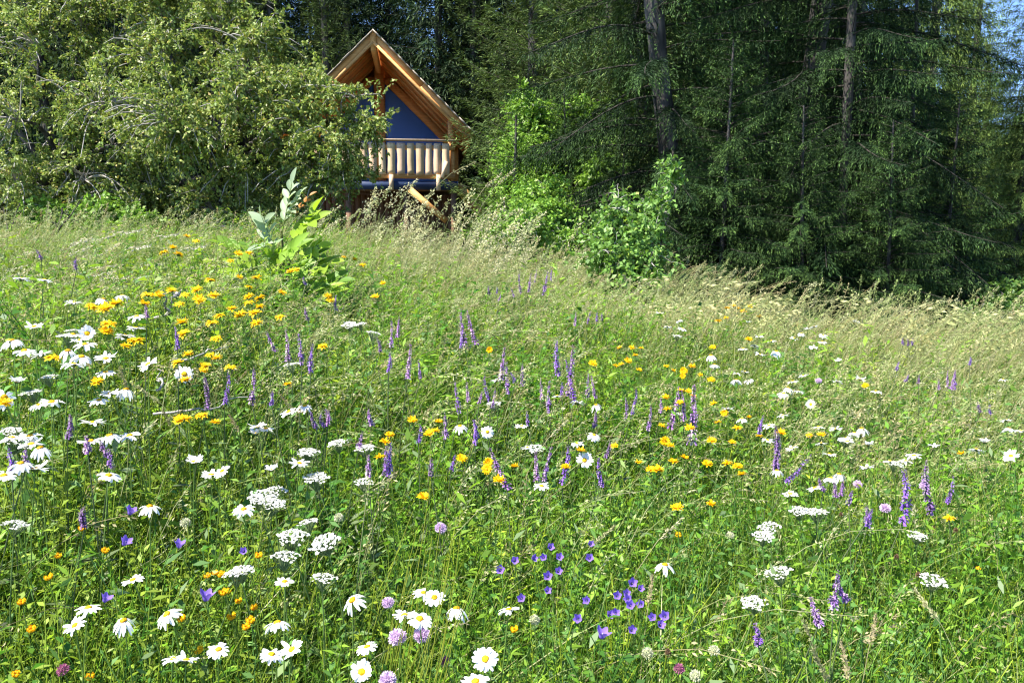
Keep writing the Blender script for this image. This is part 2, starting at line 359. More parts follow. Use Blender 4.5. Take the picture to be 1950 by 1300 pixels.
# ------------------------------------------------------------------ conifers
def conifer(seed, H, Rm, zb, nb, up=0.12, droop=0.45, hang=0.5, sp=0.085, tl=0.075, tw=0.024, step=0.045,
            dark=(0.016, 0.036, 0.012), tip=(0.07, 0.125, 0.03), trunk_r=0.17, bare=14, full_z=6.5, tipw=0.8, lean=0.02, blen=0.34, bow=0.3, pw=1.8):
    g = np.random.default_rng(seed)
    # trunk: gently crooked, tapered
    K = 22; tz = np.linspace(-0.3, H, K)
    tx = bow * .4 * np.sin(tz * 0.55 + g.uniform(0, 6)) + lean * tz; ty = bow * .3 * np.sin(tz * 0.4 + g.uniform(0, 6))
    tx -= np.interp(0, tz, tx); ty -= np.interp(0, tz, ty)
    tr = trunk_r * (1 - np.clip(tz, 0, H) / H) ** 0.8 + 0.012 + 0.06 * np.exp(-np.clip(tz + .3, 0, 9) * 3)
    tv, tq = tubes(np.stack([tx, ty, tz], -1)[None], (tr * g.uniform(.92, 1.08, K))[None], 12)
    trunk = np_mesh('trunk', tv, tq, M_bark, None, True)
    def axis(z): return np.stack([np.interp(z, tz, tx), np.interp(z, tz, ty), z], -1)
    # branches, most of them low where the picture looks
    q = (np.arange(nb) + g.uniform(0, 1, nb)) / nb
    z = zb + (H - zb) * q ** pw
    rel = (z - zb) / (H - zb)
    L = Rm * (1 - rel) ** 0.8 * g.uniform(0.62, 1.08, nb) + 0.2
    az = np.arange(nb) * 2.399 + g.uniform(-.5, .5, nb)
    u_ = up + 0.35 * rel + g.normal(0, .06, nb); dr = droop * (1 - .5 * rel) * g.uniform(.7, 1.3, nb)
    wob = g.normal(0, .10, nb)
    def branch_pt(b, s):
        a = az[b] + wob[b] * np.sin(s * 3)
        r = L[b] * s
        dz = L[b] * (u_[b] * s - dr[b] * s ** 2 + 0.16 * s ** 4)
        return axis(z[b]) + np.stack([np.cos(a) * r, np.sin(a) * r, dz], -1)
    s = np.linspace(0, 1, 9)
    bi = np.arange(nb)
    P = branch_pt(rep(bi, 9), np.tile(s, nb)).reshape(nb, 9, 3)
    bv, bq = tubes(P, (0.004 + 0.006 * L)[:, None] * (1 - 0.85 * s)[None], 4)
    if bare:                                         # dead lower branches, bare and grey
        zz = g.uniform(0.4, min(zb + 5, H * .6), bare); aa = g.uniform(0, 6.28, bare); ll = g.uniform(.5, 1.6, bare) * min(1, Rm / 2)
        t = np.linspace(0, 1, 6)
        D = np.stack([np.cos(aa), np.sin(aa), g.uniform(-.2, .35, bare)], -1)
        PP = axis(zz)[:, None] + D[:, None] * (ll[:, None] * t)[..., None] + np.cumsum(g.normal(0, .045, (bare, 6, 3)), 1) * t[None, :, None]
        v2, q2 = tubes(PP, 0.009 * (1 - .8 * t)[None] * np.ones((bare, 1)), 4)
        bq = np.concatenate([bq, q2 + len(bv)]); bv = np.concatenate([bv, v2])
    wood = np_mesh('branches', bv, bq, M_brownbark, None, True)
    # branchlets on both sides of every branch
    coarse = np.where(z > full_z, 2.0, 1.0)
    nsub = np.maximum((2 * L / (sp * coarse)).astype(int), 5)
    b = np.repeat(bi, nsub); n = len(b)
    ss = 0.04 + 0.96 * g.uniform(0, 1, n) ** 0.8
    p0 = branch_pt(b, ss); p1 = branch_pt(b, np.minimum(ss + .04, 1.04)); T = nrm(p1 - p0)
    side = np.cross(T, [0, 0, 1.0]); side = nrm(side) * np.where(g.uniform(size=n) < .5, 1, -1)[:, None]
    l = (blen * L[b] * (1 - ss) ** .8 + 0.09) * g.uniform(.5, 1.1, n); l = np.minimum(l, 0.85)
    D = nrm(T * g.uniform(.45, .9, n)[:, None] + side * g.uniform(.3, 1.0, n)[:, None] + g.normal(0, .16, (n, 3)))
    hg = hang * g.uniform(.4, 1.5, n)
    cs = coarse[b]; k = np.maximum((l / (step * cs ** .6)).astype(int), 2)
    j = np.repeat(np.arange(n), k)
    t = (np.arange(len(j)) - np.repeat(np.cumsum(k) - k, k) + g.uniform(0, 1, len(j))) / k[j]
    lt = (l[j] * t)[:, None]
    down = np.array([0, 0, -1.0])
    P = p0[j] + D[j] * lt * (1 - .25 * hg[j] * t)[:, None] + down * (hg[j] * l[j] * t ** 2)[:, None] + g.normal(0, .008, (len(j), 3))
    TD = nrm(D[j] + down * (1.6 * hg[j] * t)[:, None])
    n2 = len(j)
    TD = nrm(TD + g.normal(0, .28, (n2, 3)))
    NN = np.array([0, 0, 1.0]) + g.normal(0, .55, (n2, 3))
    sz = g.uniform(.75, 1.3, n2) * cs[j] ** .7
    V, Q = leaves(P, TD, NN, tl * sz, tw * sz, .15)
    mixv = np.clip(t ** 2.5 * tipw * g.uniform(.2, 1.2, n2) * g.uniform(.3, 1.3, n)[j], 0, 1)[:, None]
    col = np.asarray(dark) * (1 - mixv) + np.asarray(tip) * mixv  # pale new growth, with the look of sunlit sprays also put into this colour
    col = col * (g.uniform(.55, 1.4, (nb,))[b] * g.uniform(.75, 1.25, n))[j][:, None]
    crown = np_mesh('crown', V, Q, M_needle, rep(col, 4))
    return trunk, wood, crown

def plant_conifer(kind, u, d, s, label, rz=0.0, sz=None, name='spruce_tree', cat='spruce', group=None, dz=0.0):
    x = (u - 975) / F * d
    o = empty(name, (x, d, float(ground(x, d)) - .03 + dz), rz); o.scale = (s, s, sz or s)
    for nm, me in zip(('trunk', 'branches', 'crown'), kind): link(nm, me, o)
    tag(o, label, cat, group); return o

SP_dense = conifer(11, 14, 2.6, 0.2, 170, up=.05, droop=.55, hang=.75, trunk_r=.08, blen=.26, bow=.15, bare=6, sp=.026, step=.019, tl=.055, tw=.0105, dark=(.012, .028, .010), tip=(.085, .16, .035), tipw=1.0)  # near-black shade put into the needle colours, here and in SP_tall
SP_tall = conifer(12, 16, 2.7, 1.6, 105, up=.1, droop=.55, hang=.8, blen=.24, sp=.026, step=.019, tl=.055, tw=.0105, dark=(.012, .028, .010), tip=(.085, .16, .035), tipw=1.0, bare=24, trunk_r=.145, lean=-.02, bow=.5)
SP_lit = conifer(13, 13, 2.0, 0.6, 300, pw=1.15, full_z=12, up=.05, droop=.42, hang=1.1, blen=.26, sp=.04, step=.034, tl=.11, tw=.016, dark=(.075, .125, .028), tip=(.23, .31, .07), bare=22, tipw=1.2)  # sunlight on these trees put into lighter needle colours
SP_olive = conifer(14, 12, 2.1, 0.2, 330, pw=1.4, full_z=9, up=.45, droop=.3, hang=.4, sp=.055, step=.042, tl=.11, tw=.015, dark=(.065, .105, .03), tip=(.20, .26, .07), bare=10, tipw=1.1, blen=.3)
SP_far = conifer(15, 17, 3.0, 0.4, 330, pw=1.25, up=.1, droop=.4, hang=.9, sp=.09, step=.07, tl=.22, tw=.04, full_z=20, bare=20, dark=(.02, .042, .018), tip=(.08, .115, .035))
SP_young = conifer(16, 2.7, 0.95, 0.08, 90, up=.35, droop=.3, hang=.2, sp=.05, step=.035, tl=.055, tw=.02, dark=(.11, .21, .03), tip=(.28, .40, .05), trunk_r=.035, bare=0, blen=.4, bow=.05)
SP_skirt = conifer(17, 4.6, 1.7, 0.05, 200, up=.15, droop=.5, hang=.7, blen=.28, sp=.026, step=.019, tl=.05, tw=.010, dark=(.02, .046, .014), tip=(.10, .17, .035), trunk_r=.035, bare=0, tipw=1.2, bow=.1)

DARK = 'dark spruces along the right side'
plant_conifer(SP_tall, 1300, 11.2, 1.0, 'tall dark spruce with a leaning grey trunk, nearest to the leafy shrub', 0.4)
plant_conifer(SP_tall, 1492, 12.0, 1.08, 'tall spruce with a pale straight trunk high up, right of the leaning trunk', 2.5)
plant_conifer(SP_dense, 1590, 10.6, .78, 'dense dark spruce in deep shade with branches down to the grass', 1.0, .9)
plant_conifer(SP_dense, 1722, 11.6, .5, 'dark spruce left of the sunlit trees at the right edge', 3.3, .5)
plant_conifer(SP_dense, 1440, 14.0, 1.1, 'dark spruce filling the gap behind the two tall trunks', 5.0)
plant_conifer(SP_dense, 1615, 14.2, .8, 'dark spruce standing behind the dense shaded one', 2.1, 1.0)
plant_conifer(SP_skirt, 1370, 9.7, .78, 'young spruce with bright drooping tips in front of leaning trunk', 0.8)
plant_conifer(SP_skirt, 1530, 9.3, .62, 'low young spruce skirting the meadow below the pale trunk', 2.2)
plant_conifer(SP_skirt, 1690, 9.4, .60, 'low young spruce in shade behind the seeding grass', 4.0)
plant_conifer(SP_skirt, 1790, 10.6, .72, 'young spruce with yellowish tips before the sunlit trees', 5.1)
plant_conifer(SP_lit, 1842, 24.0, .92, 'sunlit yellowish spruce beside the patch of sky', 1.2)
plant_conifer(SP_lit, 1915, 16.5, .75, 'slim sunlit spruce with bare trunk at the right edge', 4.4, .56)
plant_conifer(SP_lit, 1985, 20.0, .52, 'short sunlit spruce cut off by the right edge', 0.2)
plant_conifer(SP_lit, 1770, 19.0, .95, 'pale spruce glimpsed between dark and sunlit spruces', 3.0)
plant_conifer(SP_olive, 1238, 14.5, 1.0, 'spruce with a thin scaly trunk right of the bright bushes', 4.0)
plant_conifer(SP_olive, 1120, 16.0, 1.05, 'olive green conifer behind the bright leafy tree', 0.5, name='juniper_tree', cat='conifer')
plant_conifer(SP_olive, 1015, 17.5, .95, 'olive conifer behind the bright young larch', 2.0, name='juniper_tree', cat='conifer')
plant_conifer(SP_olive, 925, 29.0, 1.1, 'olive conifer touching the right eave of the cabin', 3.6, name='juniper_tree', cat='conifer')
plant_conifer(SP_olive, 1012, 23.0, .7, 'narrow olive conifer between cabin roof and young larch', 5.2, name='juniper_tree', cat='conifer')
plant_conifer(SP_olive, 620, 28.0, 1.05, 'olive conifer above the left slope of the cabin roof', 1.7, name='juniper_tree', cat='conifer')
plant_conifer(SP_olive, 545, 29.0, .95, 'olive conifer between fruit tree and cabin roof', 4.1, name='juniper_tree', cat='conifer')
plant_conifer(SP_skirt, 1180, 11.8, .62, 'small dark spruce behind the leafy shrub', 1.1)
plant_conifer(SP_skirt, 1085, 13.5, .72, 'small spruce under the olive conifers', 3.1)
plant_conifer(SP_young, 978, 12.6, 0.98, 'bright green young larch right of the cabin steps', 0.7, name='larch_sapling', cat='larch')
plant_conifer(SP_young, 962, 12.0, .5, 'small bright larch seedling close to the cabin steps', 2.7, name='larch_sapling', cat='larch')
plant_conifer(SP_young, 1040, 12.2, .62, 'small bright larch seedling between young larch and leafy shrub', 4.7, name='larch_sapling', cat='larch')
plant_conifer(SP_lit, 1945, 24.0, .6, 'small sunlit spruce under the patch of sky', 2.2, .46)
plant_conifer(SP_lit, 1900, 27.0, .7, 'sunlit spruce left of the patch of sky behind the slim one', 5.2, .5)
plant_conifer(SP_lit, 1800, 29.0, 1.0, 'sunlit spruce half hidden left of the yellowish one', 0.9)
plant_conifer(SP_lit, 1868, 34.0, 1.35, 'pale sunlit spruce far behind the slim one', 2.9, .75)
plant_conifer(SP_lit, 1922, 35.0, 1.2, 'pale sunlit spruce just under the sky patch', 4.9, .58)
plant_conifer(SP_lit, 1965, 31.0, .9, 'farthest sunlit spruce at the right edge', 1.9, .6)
FAR = 'forest spruces in the back row'
far = [(-40, 27, 1.0, 'leftmost back-row spruce above the fruit tree'), (70, 30, 1.1, 'back-row spruce second from the left edge'), (165, 26, 1.0, 'back-row spruce third from the left edge'),
       (262, 31, 1.05, 'back-row spruce above the centre of the fruit tree'), (362, 27, 1.0, 'back-row spruce in the notch of the fruit tree top'), (450, 32, 1.1, 'back-row spruce right of the notch in fruit tree'),
       (520, 35, 1.1, 'far spruce left of the two olive conifers'), (600, 36, 1.2, 'far spruce behind the olive conifer above the roof'), (668, 33, 1.0, 'far spruce just left of the roof peak'),
       (762, 34, 1.0, 'far dark spruce directly right of the roof peak'), (838, 30, 1.05, 'far spruce above the right slope of roof'), (900, 34, 1.1, 'far spruce behind the conifer at the eave'),
       (975, 29, 1.0, 'far spruce above the young larch'), (1045, 32, 1.1, 'far spruce between the two olive conifers'), (1105, 26, 1.0, 'far spruce above the bright leafy tree'),
       (1180, 28, 1.1, 'far spruce left of the thin scaly trunk'), (1250, 22, 1.0, 'far spruce right behind the thin scaly trunk'), (1345, 20, 1.0, 'far spruce behind the leaning grey trunk'),
       (1400, 26, 1.1, 'far spruce between the two tall trunks'), (1520, 22, .7, 'far spruce behind the pale straight trunk'), (1600, 25, .7, 'far spruce behind the shaded group')]
for i, (u, d, s, lab) in enumerate(far):
    plant_conifer(SP_far, u, d, s, lab, i * 1.7, group=FAR)
back = np.random.default_rng(77)
for i in range(30):                                  # deeper rows that close the forest
    u = -60 + i * 62 + back.uniform(-15, 15); d = back.uniform(38, 56)
    if u > 1700: continue
    plant_conifer(SP_far, u, d, back.uniform(1.0, 1.35), 'dark spruce deep in the forest behind the back row', back.uniform(0, 6.28), group='spruces deep in the forest')
# ------------------------------------------------------------------ broad-leaved trees and bushes
def leafy(name, base, fork_h, lobes, n_twig, n_leaf, ll, lw, cols, seed, trunk_r=.14, sag=.25, twig_r=.014, spread=.12, wood=None, bare=.0, t0=.35, normal_up=.9):
    """lobes: (x, y, z, rx, ry, rz) in the world. Limbs run from the fork to every lobe, twigs to points in the lobes, leaves along the twigs"""
    g = np.random.default_rng(seed); base = np.asarray(base, float); lobes = np.asarray(lobes, float)
    lc = lobes[:, :3] - base; lr = lobes[:, 3:]
    fork = np.array([g.normal(0, .1), g.normal(0, .1), fork_h])
    t = np.linspace(0, 1, 12)
    tp = fork * t[:, None] + np.array([0.06, .03, 0]) * np.sin(t * 6)[:, None]; tp[0, 2] = -.3
    tv, tq = tubes(tp[None], (trunk_r * (1.25 - .45 * t))[None], 10)
    nl = len(lc)
    e = fork + (lc - fork) * 1.0
    mid = (fork + e) / 2 + np.array([0, 0, 1.0]) * (0.28 * np.linalg.norm(e[:, :2] - fork[:2], axis=1))[:, None] + g.normal(0, .12, (nl, 3))
    LP = ((1 - t) ** 2)[None, :, None] * fork + (2 * t * (1 - t))[None, :, None] * mid[:, None] + (t ** 2)[None, :, None] * e[:, None]
    LP = LP + np.cumsum(g.normal(0, .022, LP.shape), 1) * t[None, :, None]
    lv, lq = tubes(LP, (trunk_r * .5 * (1 - .8 * t))[None] * np.ones((nl, 1)), 6)
    me_tr = np_mesh('trunk', np.concatenate([tv, lv]), np.concatenate([tq, lq + len(tv)]), wood or M_bark, None, True)
    # twigs
    vol = lr.prod(1) ** .6; pick = g.choice(nl, n_twig, p=vol / vol.sum())
    dirs = nrm(g.normal(0, 1, (n_twig, 3))); rad = g.uniform(.25, 1, n_twig) ** .5
    A = lc[pick] + dirs * lr[pick] * rad[:, None] * g.uniform(.85, 1.12, (n_twig, 1))
    nodes = LP[:, 3:].reshape(-1, 3)
    near = np.stack([nodes[np.argmin(((nodes - a) ** 2).sum(1) + g.uniform(0, .15, len(nodes)))] for a in A])
    d = np.linalg.norm(A - near, axis=1)
    K = 8; tt = np.linspace(0, 1, K)
    up = np.array([0, 0, 1.0])
    TP = near[:, None] + (A - near)[:, None] * tt[None, :, None] + up * (sag * d[:, None] * (tt - tt ** 2) * 4 * .5)[..., None] - up * (.15 * d[:, None] * tt ** 3)[..., None]
    TP = TP + np.cumsum(g.normal(0, .02, TP.shape), 1) * tt[None, :, None]
    wv, wq = tubes(TP, twig_r * (1 - .75 * tt)[None] * g.uniform(.5, 1.3, (n_twig, 1)), 4)
    me_tw = np_mesh('branches', wv, wq, M_twig, None, True)
    # leaves: clustered on side shoots
    ns = n_twig * 6
    ti = g.integers(int(n_twig * bare), n_twig, ns); ts = t0 + (1 - t0) * g.uniform(0, 1, ns)
    fx = ts * (K - 1); i0 = np.minimum(fx.astype(int), K - 2); fr = (fx - i0)[:, None]
    sp = TP[ti, i0] * (1 - fr) + TP[ti, i0 + 1] * fr
    sd = nrm(g.normal(0, 1, (ns, 3)) + np.array([0, 0, .1])) * (spread * 2 * g.uniform(.4, 1.4, ns))[:, None]
    li = g.integers(0, ns, n_leaf); lt = g.uniform(0, 1, n_leaf)
    P = sp[li] + sd[li] * lt[:, None] - up * (.05 * lt ** 2)[:, None] + g.normal(0, spread * .10, (n_leaf, 3))
    D = nrm(sd[li] / spread * .3 + g.normal(0, .6, (n_leaf, 3)) - up * .35)
    NN = up * normal_up + g.normal(0, .75, (n_leaf, 3))
    sc_ = g.uniform(.65, 1.25, n_leaf)
    V, Q = leaves(P, D, NN, ll * sc_, lw * sc_, .22)
    cols = np.asarray(cols, float); ci = g.choice(len(cols) - 1, n_leaf, p=None)
    col = np.where(g.uniform(size=(n_leaf, 1)) < .04, cols[-1], cols[ci]) * g.uniform(.75, 1.25, ns)[li][:, None] * g.uniform(.85, 1.15, (n_leaf, 1))
    me_cr = np_mesh('crown', V, Q, M_tree_leaf, rep(col, 4))
    o = empty(name, tuple(base))
    for nm, me in (('trunk', me_tr), ('branches', me_tw), ('crown', me_cr)): link(nm, me, o)
    return o

def lobe(u, v, d, rx, rz, ry=None):
    p = at(u, v, d); k = d / F
    return (*p, rx * k, ry if ry else max(rx, rz) * k * .9, rz * k)
def gbase(u, d): x = (u - 975) / F * d; return (x, d, float(ground(x, d)))

APPLE = [(.20, .27, .055), (.26, .32, .075), (.13, .20, .045), (.32, .35, .12), (.34, .27, .08)]
L1 = [lobe(*a) for a in [(300, 10, 12.6, 130, 70), (420, -10, 12.8, 110, 60), (330, 110, 12, 130, 95), (420, 60, 12.4, 100, 65), (500, 85, 12, 80, 60), (330, 235, 11, 150, 100), (470, 180, 11.2, 120, 90), (560, 165, 11.4, 85, 65), (580, 250, 11, 110, 80),
                         (635, 285, 11, 85, 70), (683, 195, 11.2, 50, 32), (700, 238, 11, 46, 20), (470, 320, 11.6, 130, 75), (600, 345, 11.2, 85, 55), (655, 330, 11.2, 50, 45), (400, 400, 12.2, 140, 60), (560, 410, 12, 100, 50), (250, 380, 12.2, 120, 60)]]
tag(leafy('fruit_tree', gbase(415, 12.3), 1.35, L1, 820, 92000, .056, .03, APPLE, 21, bare=.06), 'spreading old fruit tree with small leaves left of the cabin', 'fruit tree')
L2 = [lobe(*a) for a in [(60, -20, 13, 150, 70), (190, -30, 13, 130, 60), (80, 85, 12.5, 140, 95), (60, 240, 11.6, 125, 105), (220, 60, 13, 135, 80), (205, 185, 11.6, 150, 105), (150, 330, 11.8, 160, 80), (40, 345, 11.6, 110, 70), (-120, 150, 12, 160, 160), (-130, 320, 12, 150, 90), (120, 400, 12.6, 150, 50), (-20, 400, 12.6, 120, 50), (260, 290, 12.2, 100, 90)]]
tag(leafy('fruit_tree', gbase(150, 12.6), 1.2, L2, 660, 66000, .056, .03, APPLE, 22, twig_r=.016, bare=.14), 'old fruit tree with hanging grey twigs at the left edge', 'fruit tree')
BRIGHT = [(.14, .27, .035), (.18, .32, .04), (.22, .35, .06), (.26, .36, .08)]
L3 = [lobe(*a) for a in [(1095, 230, 14, 60, 50), (1140, 290, 13.6, 60, 50), (1060, 310, 13.8, 60, 55), (1110, 370, 13.4, 70, 50), (1170, 210, 14.4, 50, 50), (1010, 210, 13.8, 50, 60), (1060, 420, 12.8, 90, 50), (1150, 350, 13, 60, 60)]]
tag(leafy('leafy_tree', gbase(1105, 14), .8, L3, 420, 30000, .075, .045, BRIGHT, 23, trunk_r=.06), 'bright green young leafy tree under the olive conifers', 'tree')
L4 = [lobe(*a) for a in [(1190, 470, 7.0, 85, 55), (1160, 420, 7.2, 45, 40), (1220, 430, 7.0, 50, 40), (1245, 490, 6.8, 45, 45), (1150, 500, 6.8, 50, 40), (1195, 535, 6.6, 75, 35), (1248, 385, 7.1, 14, 45), (1268, 330, 7.1, 8, 50), (1165, 375, 7.3, 14, 30)]]
tag(leafy('leafy_shrub', gbase(1195, 7.1), .25, L4, 210, 8200, .048, .032, [(.11, .22, .04), (.15, .27, .055), (.19, .32, .07), (.24, .33, .05)], 24, trunk_r=.022, twig_r=.005, spread=.07), 'rounded bright shrub with tall arching shoots before the dark spruces', 'shrub')
L5 = [lobe(*a) for a in [(190, 405, 11.2, 70, 35), (85, 415, 11.4, 60, 30), (265, 420, 11.0, 50, 25)]]
tag(leafy('leafy_bush', gbase(185, 11.3), .2, L5, 130, 9000, .06, .04, BRIGHT, 25, trunk_r=.025, twig_r=.005, spread=.08), 'low bright green bush beneath the hanging grey twigs', 'bush')
L6 = [lobe(*a) for a in [(1008, 385, 10.4, 40, 40), (1030, 370, 10.6, 50, 40), (1012, 410, 9.9, 50, 40), (1000, 430, 9.0, 60, 40), (1050, 420, 10.2, 60, 45), (1090, 460, 9.6, 50, 35)]]
tag(leafy('leafy_bush', gbase(1005, 9.6), .2, L6, 230, 15000, .05, .032, BRIGHT, 26, trunk_r=.025, twig_r=.005, spread=.09), 'low green bush at the foot of the young larch', 'bush')
L7 = [lobe(*a) for a in [(1900, 600, 9.2, 70, 40), (1940, 560, 9.6, 60, 35), (1850, 620, 9.0, 50, 28)]]
tag(leafy('leafy_bush', gbase(1900, 9.4), .2, L7, 130, 6500, .055, .035, [(.07, .15, .03), (.1, .19, .035), (.13, .22, .04), (.2, .25, .07)], 27, trunk_r=.025, twig_r=.005, spread=.09), 'low leafy bush under the slim spruce at the right edge', 'bush')
L8 = [lobe(*a) for a in [(545, 440, 10.2, 80, 30), (440, 440, 10.6, 80, 35), (620, 430, 11, 60, 35)]]
tag(leafy('leafy_bush', gbase(520, 10.5), .2, L8, 130, 7500, .055, .03, [(.07, .13, .03), (.1, .16, .035), (.12, .18, .04), (.2, .22, .07)], 28, trunk_r=.025, twig_r=.005, spread=.09), 'dull green bush under the right side of the fruit tree', 'bush')

L9 = [lobe(*a) for a in [(988, 300, 13.4, 50, 60), (1040, 270, 13.8, 50, 45), (1005, 400, 12.8, 40, 35), (1000, 350, 13, 70, 60)]]
tag(leafy('leafy_bush', gbase(975, 13.2), .5, L9, 260, 17000, .065, .04, BRIGHT, 29, trunk_r=.04, twig_r=.006, spread=.1), 'tall bright leafy bush behind the young larch beside the cabin stair', 'bush')

# ash sapling: compound leaves of big oval leaflets
def ash_sapling():
    g = np.random.default_rng(31); d0 = 4.6
    b = np.array(gbase(552, d0)); a = Acc(); st = Acc()
    def stem(pts, r0, r1):
        pts = np.asarray(pts); n = len(pts); v, q = tubes(pts[None], np.linspace(r0, r1, n)[None], 6); st.add(v, q, (.12, .12, .05))
    def leaf(p0, p1, n, size, col, droop=.0):
        n, size = n + 1, size * .98
        p0 = np.asarray(p0) - b; p1 = np.asarray(p1) - b
        t = np.linspace(0, 1, 7); path = p0 + (p1 - p0) * t[:, None] - np.array([0, 0, droop]) * (t ** 2)[:, None]
        v, q = tubes(path[None], np.linspace(.003, .0015, 7)[None], 5); st.add(v, q, (.14, .18, .04))
        T = nrm((p1 - p0)[None])[0]; up = nrm(np.array([[-.25, -.6, .75]]) + g.normal(0, .15, (1, 3)))[0]; S = nrm(np.cross(T, up)[None])[0]
        for k in range(n):
            f = .3 + .68 * k / max(n - 1, 1); base = p0 + (p1 - p0) * f - np.array([0, 0, droop]) * f ** 2
            for s in ((-1, 1) if k < n - 1 else (0,)):
                D = nrm((T * (.75 if s else 1) + S * s * .85 + g.normal(0, .12, 3))[None])[0]
                U = nrm((up + g.normal(0, .22, 3))[None])[0]; W = nrm(np.cross(D, U)[None])[0]; U2 = np.cross(W, D)
                L = size * g.uniform(.8, 1.15) * (1 - .25 * abs(f - .65)); wd = L * .42
                x = np.linspace(0, 1, 8); half = wd / 2 * np.sin(np.pi * x ** .85) ** .8
                mid = base + D * (L * x)[:, None] - U2 * (.12 * L * x ** 2)[:, None]
                l_ = mid + W * half[:, None] + U2 * (half * .35)[:, None]; r_ = mid - W * half[:, None] + U2 * (half * .35)[:, None]
                V = np.stack([l_, mid, r_], 1).reshape(-1, 3); i = np.arange(7)[:, None] * 3
                Q = np.concatenate([np.concatenate([i, i + 1, i + 4, i + 3], 1), np.concatenate([i + 1, i + 2, i + 5, i + 4], 1)])
                a.add(V, Q, np.asarray(col) * g.uniform(.85, 1.15))
    P = lambda u, v, y: at(u, v, y)
    pale = (.32, .40, .24); lime = (.26, .38, .03); mid = (.13, .25, .03); org = (.5, .2, .04)
    root = b
    stem([root - b, P(545, 560, 4.6) - b, P(540, 490, 4.55) - b, P(536, 440, 4.5) - b], .012, .006)
    stem([P(545, 520, 4.6) - b, P(560, 470, 4.55) - b, P(572, 430, 4.5) - b], .008, .004)
    leaf(P(536, 450, 4.5), P(556, 348, 4.45), 5, .095, pale); leaf(P(530, 490, 4.5), P(498, 412, 4.4), 5, .105, pale)
    leaf(P(538, 430, 4.5), P(572, 368, 4.4), 4, .075, pale); leaf(P(532, 460, 4.5), P(486, 470, 4.3), 4, .09, pale)
    leaf(P(525, 500, 4.5), P(512, 470, 4.35), 3, .10, (.3, .42, .2))
    leaf(P(545, 470, 4.5), P(600, 400, 4.4), 5, .12, lime); leaf(P(540, 455, 4.5), P(600, 418, 4.35), 5, .13, lime)
    leaf(P(560, 520, 4.55), P(632, 500, 4.35), 4, .14, lime); leaf(P(555, 540, 4.5), P(650, 540, 4.35), 5, .10, (.2, .33, .03)); leaf(P(540, 520, 4.5), P(590, 560, 4.2), 4, .14, mid)
    leaf(P(540, 520, 4.6), P(440, 520, 4.4), 5, .14, mid); leaf(P(545, 540, 4.5), P(470, 560, 4.2), 5, .15, mid); leaf(P(540, 500, 4.6), P(425, 545, 4.5), 5, .14, mid); leaf(P(545, 530, 4.5), P(520, 580, 4.2), 4, .10, (.18, .3, .03))
    leaf(P(545, 420, 4.5), P(590, 372, 4.5), 3, .05, org)
    for k in range(24):                              # lower tangle of leaves down into the flowers
        u0, v0 = g.uniform(470, 610), g.uniform(480, 560); y0 = g.uniform(4.2, 4.7); sx = g.choice([-1, 1])
        leaf(P(u0, v0, y0), P(u0 + sx * g.uniform(35, 75), v0 + g.uniform(-40, 25), y0 - g.uniform(0, .3)), 4, g.uniform(.08, .12), [mid, lime, (.2, .33, .03)][k % 3], .03)
    o = empty('ash_sapling', tuple(b))
    link('stem', st.mesh('stem', M_stem, True), o); link('crown', a.mesh('crown', M_leaf, True), o)
    tag(o, 'lime green ash sapling with pale upturned leaflets left of the cabin posts', 'sapling')
ash_sapling()

# dry dark twigs sticking out of the grass at the left, pale dead twigs in the middle left
def dead_twigs(name, lab, specs, r, mat, seed):
    g = np.random.default_rng(seed); p0 = at(*specs[0][0]); b = np.array([p0[0], p0[1], float(ground(p0[0], p0[1]))]); a = Acc()
    for pts in specs:
        c = np.array([at(*p) for p in pts]); n = 14; t = np.linspace(0, len(c) - 1, n); i = np.minimum(t.astype(int), len(c) - 2); f = (t - i)[:, None]
        path = c[i] * (1 - f) + c[i + 1] * f + np.cumsum(g.normal(0, .006, (n, 3)), 0)
        v, q = tubes((path - b)[None], np.linspace(r, r * .4, n)[None], 5); a.add(v, q, (1, 1, 1))
    o = link(name, a.mesh(name, mat, True)); o.location = b; tag(o, lab, 'twig'); return o
dead_twigs('dead_twig', 'dark bare twig leaning in the grass under the left fruit tree', [[(85, 480, 8), (110, 430, 8.2), (118, 395, 8.4)], [(100, 450, 8.1), (150, 380, 8.3)], [(110, 432, 8.2), (98, 400, 8.2)]], .012, M_brownbark, 41)
dead_twigs('dead_twig', 'dark bare twig at the very left edge of the grass', [[(22, 480, 8), (14, 430, 8.2), (4, 395, 8.4)], [(16, 445, 8.1), (40, 390, 8.3)]], .011, M_brownbark, 42)
dead_twigs('dead_twig', 'pale dead twig crossing the yellow flowers below the ash sapling', [[(275, 612, 2.9), (318, 596, 2.9), (345, 568, 2.9), (358, 540, 2.9)], [(318, 596, 2.9), (300, 570, 2.85)], [(345, 566, 2.9), (330, 545, 2.9)]], .006, M_twig, 43)
dead_twigs('dead_twig', 'long thin dead twig lying among yellow flowers and sage', [[(285, 790, 2.0), (340, 793, 2.0), (400, 795, 2.0), (470, 778, 2.05)], [(330, 690, 2.4), (390, 672, 2.45), (445, 672, 2.5)], [(300, 740, 2.1), (300, 690, 2.2)]], .004, M_twig, 44)
